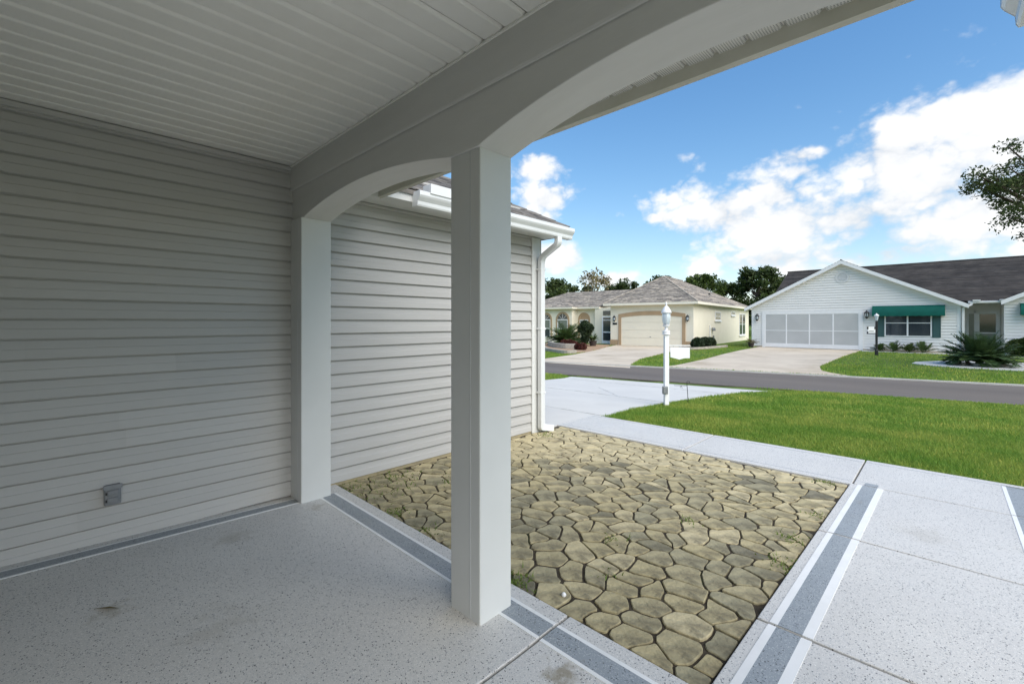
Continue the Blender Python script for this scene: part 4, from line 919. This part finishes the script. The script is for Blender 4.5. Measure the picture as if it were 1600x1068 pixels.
# ------------------------------------------------------------------ planting
def leaves(n, sampler, size, r_, flat=0., jitter=.5, upw=.25):
    """n leaf quads; sampler(i) gives centres (n,3); returns V, loops, starts"""
    c = sampler; n = len(c)
    d = r_.normal(size=(n, 3)); d /= np.linalg.norm(d, axis=1, keepdims=True)
    e = r_.normal(size=(n, 3)); e[:, 2] *= .6; e -= d * (e * d).sum(1, keepdims=True); e /= np.linalg.norm(e, axis=1, keepdims=True)
    s = size * (1 + jitter * (r_.random((n, 1)) - .5) * 2)
    nrm = np.cross(d, e)
    V = np.stack([c - d * s, c + e * s * .42 + nrm * s * .12, c + d * s, c - e * s * .42 + nrm * s * .12], 1).reshape(-1, 3)
    return V, np.arange(4 * n), np.arange(0, 4 * n, 4)
def crown_pts(n, clumps, r_, spread):
    k = r_.integers(0, len(clumps), n); C = np.array([c[:3] for c in clumps])[k]; S = np.array([c[3] for c in clumps])[k][:, None]
    d = r_.normal(size=(n, 3)); d /= np.linalg.norm(d, axis=1, keepdims=True); rad = r_.random((n, 1)) ** .45
    return C + d * rad * S * spread * np.array((1, 1, .72))
def limb_tree(name, loc, H_, R_, m, n, leaf, seed, label, group, cat='tree', trunk=.3, lean=0., cb=.3, rz=0, sparse=False, nclump=46):
    r_ = np.random.default_rng(seed); pr = random.Random(seed)
    root = empty(name, loc, rz, label=label, cat=cat, group=group)
    # trunk and limbs
    mb = MB(); top = Vector((lean, 0, H_ * .62))
    mb.tube([(0, 0, -.3), (lean * .1, 0, H_ * .12), (lean * .45 + .1, .05, H_ * .35), tuple(top)], [trunk * 1.25, trunk, trunk * .75, trunk * .35], 8)
    clumps = []
    for k in range(nclump):
        t = pr.uniform(0, 2 * math.pi); u = pr.random() ** .5; zf = pr.random()
        prof = math.sin(math.pi * min(1, .18 + .82 * zf * .92)) ** .6 if zf > .02 else .5
        rr__ = R_ * (u * .9) * prof; z = H_ * (cb + (1 - cb) * zf * .92)
        clumps.append((lean + rr__ * math.cos(t), rr__ * math.sin(t), z, R_ * pr.uniform(.16, .34)))
    for k, cl in enumerate(clumps):
        if k % 2: continue
        s_ = Vector((lean * .5, 0, min(cl[2] * .75, H_ * .55))); e_ = Vector(cl[:3]); mid_ = s_.lerp(e_, .5) + Vector((pr.uniform(-.2, .2), pr.uniform(-.2, .2), -.06 * H_ * pr.random()))
        mb.tube([tuple(s_), tuple(mid_), tuple(e_)], [trunk * .33, trunk * .18, trunk * .05], 5, caps=False)
    mb.build('trunk', 'bark', root, smooth=True)
    V, lo, stt = leaves(n, crown_pts(n, clumps, r_, 1.0), leaf, r_)
    rawmesh('crown', V, lo, stt, m, root)
    return root
def at(px, d): 
    X = (px - 800) / 700 * d; c, s = math.cos(FWD), math.sin(FWD); return (d * c + X * s, d * s - X * c)
far = [  # direction in the view, depth, height, radius, material, label
    (800, 62, 7.6, 4.2, 'leaf_oak', 'dark tree beyond the cream house, mostly behind the near wall'),
    (862, 58, 7.3, 4.0, 'leaf_oak', 'dark round tree at the left end of the row behind the cream house'),
    (905, 66, 7.4, 3.8, 'leaf_oak', 'dark tree just left of the sparse dry tree behind the cream house'),
    (975, 70, 8.4, 4.2, 'leaf_oak', 'dark tree right of the sparse dry tree, above the cream roof'),
    (1036, 64, 8.6, 3.6, 'leaf_oak', 'dark tree whose top shows over the peak of the cream roof'),
    (1092, 60, 8.3, 3.7, 'leaf_mid', 'green tree just right of the peak of the cream roof'),
    (1132, 63, 8.2, 3.9, 'leaf_mid', 'lighter green tree in the gap between the two house roofs'),
    (1182, 58, 9.2, 3.6, 'leaf_oak', 'tall dark tree rising beside the white house roof'),
    (1222, 66, 8.6, 4.0, 'leaf_oak', 'dark tree partly hidden behind the left end of the white house'),
    (1330, 75, 6.5, 4.5, 'leaf_oak', 'low tree hidden behind the white house gable')]
for i, (px, d, H_, R_, m, lab) in enumerate(far):
    if px == 1330: continue
    a, b = at(px, d); limb_tree('oak_tree', (a, b, -.5), H_, R_, m, 7000, .24, 100 + i, lab, 'trees behind the houses', trunk=.28, cb=.12)
a, b = at(926, 60); limb_tree('dry_tree', (a, b, -.5), 8.9, 3.3, 'leaf_dry', 1500, .20, 131, 'sparse pale brown tree standing above the cream house roof', 'trees behind the houses', trunk=.22, cb=.3, nclump=60)
wv = [(840 + k * 45, 78 + (k % 3) * 5) for k in range(12)]
V_, L_, S_ = [], [], []; r_ = np.random.default_rng(77); cl = []
for px, d in wv:
    a, b = at(px, d)
    for k in range(7): cl.append((a + r_.normal() * 2, b + r_.normal() * 2, r_.uniform(.5, 5.0), r_.uniform(1.2, 2.2)))
V, lo, stt = leaves(26000, crown_pts(26000, cl, r_, 1.0), .3, r_)
tag(rawmesh('far_woods', V, lo, stt, 'leaf_oak'), label='dark undergrowth of the far woods behind the houses', cat='woods', kind='stuff')
# big oak to the right whose branch tips hang into view
a, b = at(1745, 14.5)
oak = empty('spreading_oak_tree', (a, b, -.42), label='large oak whose leafy branch tips reach in at the right edge', cat='tree')
def oak_build():
    r_ = np.random.default_rng(5); pr = random.Random(6); mb = MB()
    mb.tube([(0, 0, -.3), (.05, 0, 1.6), (0, .1, 3.6)], [.42, .34, .28], 10)
    c, s = math.cos(FWD), math.sin(FWD); rt = Vector((s, -c, 0)); fw = Vector((c, s, 0)); cl = []
    # boughs: (sideways, depth, height) of the tip, relative to the trunk
    tips = [(-4.35, .2, 6.55), (-3.9, -.4, 6.0), (-4.0, .5, 6.25), (-3.2, .3, 7.5), (-2.6, -.6, 8.2), (-2.75, .2, 5.1), (-2.5, .9, 5.3), (-1.5, -.2, 9.0), (0, 0, 9.4), (1.8, .4, 8.6), (3.2, -.4, 7.4), (3.9, .6, 6.2), (.5, 2.8, 7.6), (-.5, -2.8, 7.4), (1.5, -2.2, 6.4), (2, 2.2, 6.2), (-2.4, 2.0, 7.0), (-2.0, -2.0, 6.8), (-3.4, .1, 6.75), (-2.9, .1, 6.2)]
    for sx, sy, z in tips:
        e_ = rt * sx + fw * sy + Vector((0, 0, z)); m_ = rt * sx * .5 + fw * sy * .5 + Vector((0, 0, 3.4 + (z - 3.4) * .62)); mb.tube([(0, .1, 3.2), tuple(m_), tuple(e_)], [.15, .075, .015], 6, caps=False)
        for k in range(7):
            t = pr.uniform(.5, 1.0); p = Vector((0, .1, 3.3)).lerp(m_, t * 2) if t < .5 else m_.lerp(e_, (t - .5) * 2)
            q = p + Vector((pr.uniform(-.75, .75), pr.uniform(-.75, .75), pr.uniform(-.45, .55))); mb.tube([tuple(p), tuple(p.lerp(q, .55) + Vector((0, 0, .06))), tuple(q)], [.022, .014, .006], 4, caps=False); cl.append((q.x, q.y, q.z, pr.uniform(.24, .5)))
        cl.append((e_.x, e_.y, e_.z, .38))
    mb.build('trunk', 'bark', oak, smooth=True)
    n = 15000; V, lo, stt = leaves(n, crown_pts(n, cl, r_, 1.0), .055, r_); rawmesh('crown', V, lo, stt, 'leaf_oak', oak)
oak_build()

def frond_plant(name, loc, n, length, m, seed, label, cat, group=None, droop=.5, up=(.25, 1.35), leaflet=.10, pairs=20, trunk=.12, width=.012):
    root = empty(name, loc, 0, label=label, cat=cat, group=group); pr = random.Random(seed); V, F = [], []; st_ = MB()
    for i in range(n):
        t = pr.uniform(0, 2 * math.pi); el = pr.uniform(*up); ln = length * pr.uniform(.75, 1.1); h = Vector((math.cos(t), math.sin(t), 0)); pts = []
        dr = droop * pr.uniform(.7, 1.3) * (1.2 - el * .4)
        for k in range(pairs + 1):
            u = k / pairs; ang = el - dr * u * 1.5; 
            if k == 0: p = Vector((h.x * .05, h.y * .05, trunk))
            else: p = pts[-1] + (h * math.cos(ang) + Vector((0, 0, 1)) * math.sin(ang)) * ln / pairs
            pts.append(p)
        st_.tube([tuple(p) for p in pts[::4]], .008, 4, caps=False)
        for k in range(2, pairs):
            p = pts[k]; tg = (pts[k + 1] - pts[k]).normalized(); sd_ = tg.cross(Vector((0, 0, 1))).normalized(); nm = sd_.cross(tg); L_ = leaflet * math.sin(math.pi * (.12 + .83 * k / pairs)) ** .6 * 1.2
            for sg in (-1, 1):
                dv = (sd_ * sg * .78 + tg * .55 + nm * pr.uniform(.0, .35)).normalized() * L_; w = tg * width; o = len(V)
                V += [p - w, p + w, p + dv * .6 + w * .8 - Vector((0, 0, .01)), p + dv - Vector((0, 0, L_ * .12)), p + dv * .6 - w * .8]; F.append((o, o + 1, o + 2, o + 3, o + 4))
    me = bpy.data.meshes.new('fronds'); me.from_pydata([tuple(v) for v in V], [], F); me.materials.append(MATS[m]); link('fronds', me, root)
    st_.lathe([(trunk * .9, -.05), (trunk, trunk * .5), (trunk * .5, trunk * 1.3)], n=8); st_.build('stem', m, root)
    return root
def clump_bush(name, loc, blobs, n, leaf, m, seed, label, cat, group=None):
    root = empty(name, loc, 0, label=label, cat=cat, group=group); r_ = np.random.default_rng(seed)
    d = r_.normal(size=(n, 3)); d /= np.linalg.norm(d, axis=1, keepdims=True); k = r_.integers(0, len(blobs), n); B = np.array(blobs)[k]
    c = B[:, :3] + d * (B[:, 3:4] * (.72 + .30 * r_.random((n, 1)))); c = c[c[:, 2] > .01]
    V, lo, stt = leaves(len(c), c, leaf, r_); rawmesh('foliage', V, lo, stt, m, root)
    mb = MB()
    for bx in blobs: mb.lathe([(bx[3] * .4, -bx[3] * .6), (bx[3] * .62, 0), (bx[3] * .4, bx[3] * .6)], bx[:3], 8)
    mb.tube([(0, 0, -.05), (0, 0, blobs[0][2])], .03, 5); mb.build('stem', m, root)
    return root
# white house planting
frond_plant('sago_palm', (24.7, -.95, soil(24.7, -.95)), 170, 1.22, 'leaf_cycad', 3, 'large dark spiky sago palm on white gravel before the white house', 'palm', droop=.5, up=(.3, 1.5), leaflet=.24, pairs=22, trunk=.14, width=.018)
lab = ['small leafy shrub against the white wall, second from the black lamp post', 'thin small shrub under the middle of the green awned window', 'small leafy shrub at the right end of the row under the awned window', 'smallest shrub right behind the black lamp post']
for i, (a, b, h) in enumerate(((32.1, 2.03, .62), (32.1, 1.40, .48), (32.1, .82, .60), (32.2, 2.60, .45))):
    frond_plant('foundation_shrub', (a, b, WG - .02), 15, h, 'leaf_palm' if i != 1 else 'leaf_mid', 40 + i, lab[i], 'shrub', 'shrubs along the white house', droop=.25, up=(.5, 1.4), leaflet=.17, pairs=9, trunk=.05, width=.03)
clump_bush('round_hedge', (32.0, -2.95, WG - .02), [(0, 0, .5, .5), (.1, -.55, .45, .45), (0, .45, .42, .42), (-.15, -1.1, .4, .42)], 6500, .06, 'leaf_mid', 8, 'clipped dark green hedge at the right edge before the white house', 'hedge')
frond_plant('potted_bromeliad', (31.75, 9.05, WG + .2), 16, .45, 'leaf_dry', 12, 'small potted plant with yellowish leaves at the left corner of the white house', 'plant', droop=.5, up=(.3, 1.3), leaflet=.12, pairs=8, trunk=.05, width=.02)
tag(MB().lathe([(.13, 0), (.19, .26), (.21, .28), (.18, .285)], n=12).build('plant_pot', 'pot_dark', loc=(31.75, 9.05, WG - .02)), label='small dark pot at the left corner of the white house', cat='pot')
def blobsheet(name, m, poly, off=.03, kind='structure'):
    z = [soil(x, y) + off for x, y in poly]; n = len(poly); mb = MB(); mb.add([(x, y, q) for (x, y), q in zip(poly, z)] + [(x, y, q - .1) for (x, y), q in zip(poly, z)], [tuple(range(n))] + [(i, n + i, n + (i + 1) % n, (i + 1) % n) for i in range(n)])
    ar = sum(poly[i][0] * poly[(i + 1) % n][1] - poly[(i + 1) % n][0] * poly[i][1] for i in range(n))
    if ar < 0: mb.f = [f[::-1] for f in mb.f]
    return tag(mb.build(name, m), kind=kind)
GRAV = [(24.1, .95), (24.9, .85), (26.0, .15), (26.6, -.4), (26.9, -2.3), (26.9, -6), (23.2, -6), (23.4, -2.2), (23.3, -.4), (23.6, .5)]
blobsheet('gravel_bed', 'gravel', GRAV)
GRAV2 = [(31.75, 3.38), (31.7, 1.5), (31.75, -.5), (31.4, -4), (32.55, -4), (32.55, 3.38)]
blobsheet('gravel_bed', 'gravel', GRAV2)
ring_ = empty('stone_edging', (24.7, -.95, soil(24.7, -.95)), label='ring of rough stones round the foot of the spiky palm', cat='edging')
for i in range(9):
    t = .5 + i * .62; x, y = 24.7 + .55 * math.cos(t), -.95 + .62 * math.sin(t)
    o = MB().lathe([(.05, -.03), (.11, .02), (.10, .07), (.04, .10)], n=7).build('edging_stone', 'edging', ring_, loc=(x - 24.7, y + .95, .04), smooth=True); o.rotation_euler.z = i; o.scale = (1.2, .8, 1)
bl_ = empty('black_lamp_post', (28.55, 2.43, soil(28.55, 2.43)), R(-46), label='slim black lamp post with small sign on the white house lawn', cat='lamp post')
MB().tube([(0, 0, -.1), (0, 0, 1.72)], .05, 8).lathe([(.075, 0), (.075, .25), (.05, .3)], n=8).build('post', 'black_metal', bl_)
MB().lathe([(.045, 1.72), (.055, 1.76), (.08, 1.94), (.08, 1.96)], n=8).build('glass', 'lamp_glass', bl_); MB().lathe([(.11, 1.96), (.08, 2.01), (.03, 2.05), (.01, 2.09)], n=8).build('cap', 'white_paint', bl_)
MB().box(-.44, -.07, -.012, .012, 1.12, 1.42).build('sign_board', 'white_paint', bl_)
MB().box(-.05, -.47, -.02, .02, 1.06, 1.10).box(-.47, -.42, -.018, .018, 1.1, 1.18).box(-.47, -.41, -.018, .018, 1.3, 1.42).box(-.12, -.05, -.018, .018, 1.3, 1.42).box(-.40, -.15, -.014, .014, 1.18, 1.21).build('sign_bracket', 'black_metal', bl_)
# cream house planting
frond_plant('ferny_palm', (27.1, 20.4, soil(27.1, 20.4)), 80, 1.75, 'leaf_palm', 5, 'bushy light green palm in front of the arched windows', 'palm', droop=.7, up=(.25, 1.45), leaflet=.34, pairs=20, trunk=.2, width=.03)
clump_bush('topiary_shrub', (26.3, 18.15, soil(26.3, 18.15)), [(0, 0, 1.05, .40), (.05, .15, 1.55, .36), (0, -.25, 1.35, .34), (0, .1, .55, .3), (-.1, .3, 1.3, .3)], 4200, .07, 'leaf_dark', 15, 'dark upright topiary shrub beside the arched niche', 'shrub')
clump_bush('red_shrub', (25.4, 18.9, soil(25.4, 18.9)), [(0, 0, .25, .33), (.2, .6, .22, .3), (-.1, -.5, .2, .26)], 2200, .06, 'leaf_red', 16, 'low dark red shrub in the raised bed of the cream house', 'shrub')
clump_bush('red_shrub', (23.2, 16.3, soil(23.2, 16.3)), [(0, 0, .2, .28), (.1, .4, .2, .24)], 1500, .06, 'leaf_red', 17, 'low reddish shrub at the tip of the bed edging', 'shrub')
frond_plant('potted_fern', (27.6, 18.45, soil(27.6, 18.45) + .36), 26, .6, 'leaf_palm', 18, 'light green potted fern next to the cream house entry', 'plant', droop=.6, up=(.4, 1.4), leaflet=.16, pairs=10, trunk=.06, width=.03)
tag(MB().lathe([(.20, 0), (.28, .36), (.31, .40), (.27, .41)], n=12).build('plant_pot', 'pot_dark', loc=(27.6, 18.45, soil(27.6, 18.45))), label='dark pot under the fern next to the cream house entry', cat='pot')
for i, (x, y, r__) in enumerate(((28.2, 11.1, .42), (29.5, 11.15, .42), (30.5, 11.2, .40))):
    clump_bush('boxwood_ball', (x, y, soil(x, y)), [(0, 0, r__ * .8, r__)], 3000, .045, 'leaf_dark', 50 + i, ['round clipped bush nearest the cream garage corner', 'round clipped bush in the middle of the three by the cream side wall', 'round clipped bush farthest along the cream side wall'][i], 'shrub', 'clipped round bushes by the cream house')
BED = [(20.9, 17.2), (19.9, 15.0), (22.0, 15.1), (24.5, 16.0), (28.0, 17.4), (29.9, 18.4), (29.4, 24), (26, 23)]
blobsheet('planting_bed', 'bed_sand', BED, .035)
BED2 = [(27.3, 10.75), (31.5, 10.55), (31.5, 12.0), (30.4, 12.25), (27.6, 12.0)]
blobsheet('planting_bed', 'mulch', BED2, .03)
def kerbline(name, pts, h, w, lab):
    mb = MB(); mb.tube([(x, y, soil(x, y) + h / 2) for x, y in bez2(pts)], .1, rect=(w, h), up0=(0, 0, 1)); tag(mb.build(name, 'edging'), label=lab, cat='edging')
def bez2(p, n=6):
    out = []
    for i in range(len(p) - 1):
        p0, p1, p2, p3 = p[max(i - 1, 0)], p[i], p[i + 1], p[min(i + 2, len(p) - 1)]
        for k in range(n):
            t = k / n; out.append(tuple(.5 * (2 * p1[j] + (p2[j] - p0[j]) * t + (2 * p0[j] - 5 * p1[j] + 4 * p2[j] - p3[j]) * t * t + (3 * p1[j] - p0[j] - 3 * p2[j] + p3[j]) * t ** 3) for j in (0, 1)))
    return out + [p[-1]]
kerbline('bed_edging', [(25.5, 22.5), (22.2, 18.6), (20.9, 17.1), (20.0, 15.2), (20.6, 14.95)], .20, .2, 'long pale low stone edging round the front of the cream house bed')
kerbline('bed_edging', [(26.4, 21.6), (24.4, 19.6), (23.6, 18.0), (23.9, 17.2)], .36, .22, 'short raised inner edging below the ferny palm')
kerbline('bed_edging', [(30.3, 12.3), (27.7, 12.0), (27.3, 11.2), (28.5, 10.7), (31.5, 10.5)], .16, .18, 'curved pale edging around the three round bushes')

# ------------------------------------------------------------------ grass
def blades(name, P, hgt, wid, r_, m='grass', lean=.5):
    n = len(P); t = r_.random(n) * 2 * np.pi; sx, sy = np.cos(t), np.sin(t); h = hgt * (.6 + .8 * r_.random(n)); w = wid * (.7 + .6 * r_.random(n))
    u = r_.random(n) * 2 * np.pi; ln = lean * h * (.3 + r_.random(n)); lx, ly = np.cos(u) * ln, np.sin(u) * ln
    b0 = P + np.stack([-sx * w, -sy * w, 0 * w], 1); b1 = P + np.stack([sx * w, sy * w, 0 * w], 1)
    m0 = P + np.stack([lx * .35 - sx * w * .8, ly * .35 - sy * w * .8, h * .6], 1); m1 = P + np.stack([lx * .35 + sx * w * .8, ly * .35 + sy * w * .8, h * .6], 1)
    tp = P + np.stack([lx, ly, h * .95], 1)
    V = np.stack([b0, b1, m1, m0, tp], 1).reshape(-1, 3); i = np.arange(n)[:, None] * 5
    lo = np.concatenate([i + np.array([[0, 1, 2, 3]]), i + np.array([[3, 2, 4]])], 1).ravel(); stt = (np.arange(n)[:, None] * 7 + np.array([[0, 4]])).ravel()
    return rawmesh(name, V, lo, stt, m)
vsoil = np.vectorize(soil)
def scatter(n, a0, a1, b0, b1, test, r_):
    a = r_.uniform(a0, a1, n); b = r_.uniform(b0, b1, n); k = test(a, b); a, b = a[k], b[k]; return np.stack([a, b, vsoil(a, b)], 1)
gr = np.random.default_rng(31)
rn = np.vectorize(road_near); rf_ = np.vectorize(road_far)
wob = lambda a, b: .02 * np.sin(a * 9 + b * 7) + .015 * np.sin(b * 23)
lawn_near = lambda a, b: (a > 5.318 + wob(a, b)) & (a < rn(b) - .02 + wob(a, b)) & ~inpoly(DRV, a, b) & (b < 3.6)
parts = [scatter(150000, 5.32, 8.5, -2.2, 3.6, lawn_near, gr), scatter(70000, 8.5, 14.3, -2.6, 3.6, lawn_near, gr), scatter(26000, 5.32, 15.5, -12, -2.4, lawn_near, gr)]
tag(blades('lawn_grass', np.concatenate(parts[:1]), .052, .0032, gr), label='bright green mown lawn beside the walkway', cat='grass', kind='stuff')
tag(blades('lawn_grass', np.concatenate(parts[1:]), .058, .0055, gr), label='bright green mown lawn running down to the road', cat='grass', kind='stuff')
patch = lambda a, b: (a < rn(b) - .02) & (a > 5) & ~inpoly(DRV, a, b) & (b > 7.5)
tag(blades('lawn_grass', scatter(30000, 5, 12.5, 7.5, 14, patch, gr), .055, .006, gr), label='patch of green lawn left of the near driveway', cat='grass', kind='stuff')
HOUSEW = [(32.55, -14), (32.55, 9.3), (60, 9.3), (60, -14)]
def lawn_far(a, b):
    k = (a > rf_(b) + .24) & ~inpoly(CDR, a, b) & ~inpoly(WDR, a, b) & ~inpoly(GRAV, a, b) & ~inpoly(GRAV2, a, b) & ~inpoly(BED, a, b) & ~inpoly(BED2, a, b) & ~inpoly(HOUSEW, a, b)
    x, y = a - CP[0], b - CP[1]; c6, s6 = math.cos(R(6)), math.sin(R(6)); lx, ly = x * c6 + y * s6, -x * s6 + y * c6
    return k & ~((lx > -.05) & (ly > -.8))
tag(blades('lawn_grass', np.concatenate([scatter(70000, 14, 22, -6, 24, lawn_far, gr), scatter(50000, 22, 36, -8, 26, lawn_far, gr)]), .06, .010, gr), label='green lawns in front of the two far houses', cat='grass', kind='stuff')
# weeds in the stone joints
wp = []; wr = random.Random(14)
for (a, b, s_, n) in ((1.70, 3.36, .10, 90), (1.75, 3.05, .12, 80), (2.05, 3.3, .12, 120), (1.66, 2.7, .06, 60), (1.64, 2.3, .05, 40), (1.63, 1.55, .045, 130), (2.3, 2.9, .05, 30), (3.1, 3.2, .06, 40), (4.0, 3.3, .07, 60), (3.1, .66, .05, 60), (2.75, .63, .05, 60), (3.6, .62, .04, 40), (2.35, 1.45, .04, 30), (1.66, 2.0, .05, 30), (4.38, .7, .04, 30), (2.9, 1.2, .04, 20), (2.0, 1.25, .03, 16)):
    for k in range(n): wp.append((min(max(a + wr.gauss(0, s_), 1.61), 4.43), min(max(b + wr.gauss(0, s_), .59), 3.47), -.022))
tag(blades('weeds', np.array(wp), .026, .0038, gr, 'weed', 1.3), label='small green weeds sprouting between the courtyard stones', cat='weeds', kind='stuff')
# small white pebble and debris
for i, (a, b, r__, lab) in enumerate(((1.70, 1.30, .012, 'small white pebble on the courtyard stones near the column'),)):
    tag(MB().lathe([(r__ * .6, -.004), (r__, .006), (r__ * .7, .014), (r__ * .2, .018)], n=9).build('pebble', 'white_paint', loc=(a, b, -.008), smooth=True), label=lab, cat='pebble')
lf = MB().add([(0, 0, 0), (.05, .012, .010), (.11, .004, .004), (.05, -.010, .003)], [(0, 1, 2), (0, 2, 3)]).build('dry_leaf', 'leaf_dry', loc=(.22, 2.62, zs(.22) + .003)); lf.rotation_euler.z = 2.4
tag(lf, label='brown dry leaf lying on the porch floor at the left', cat='leaf')
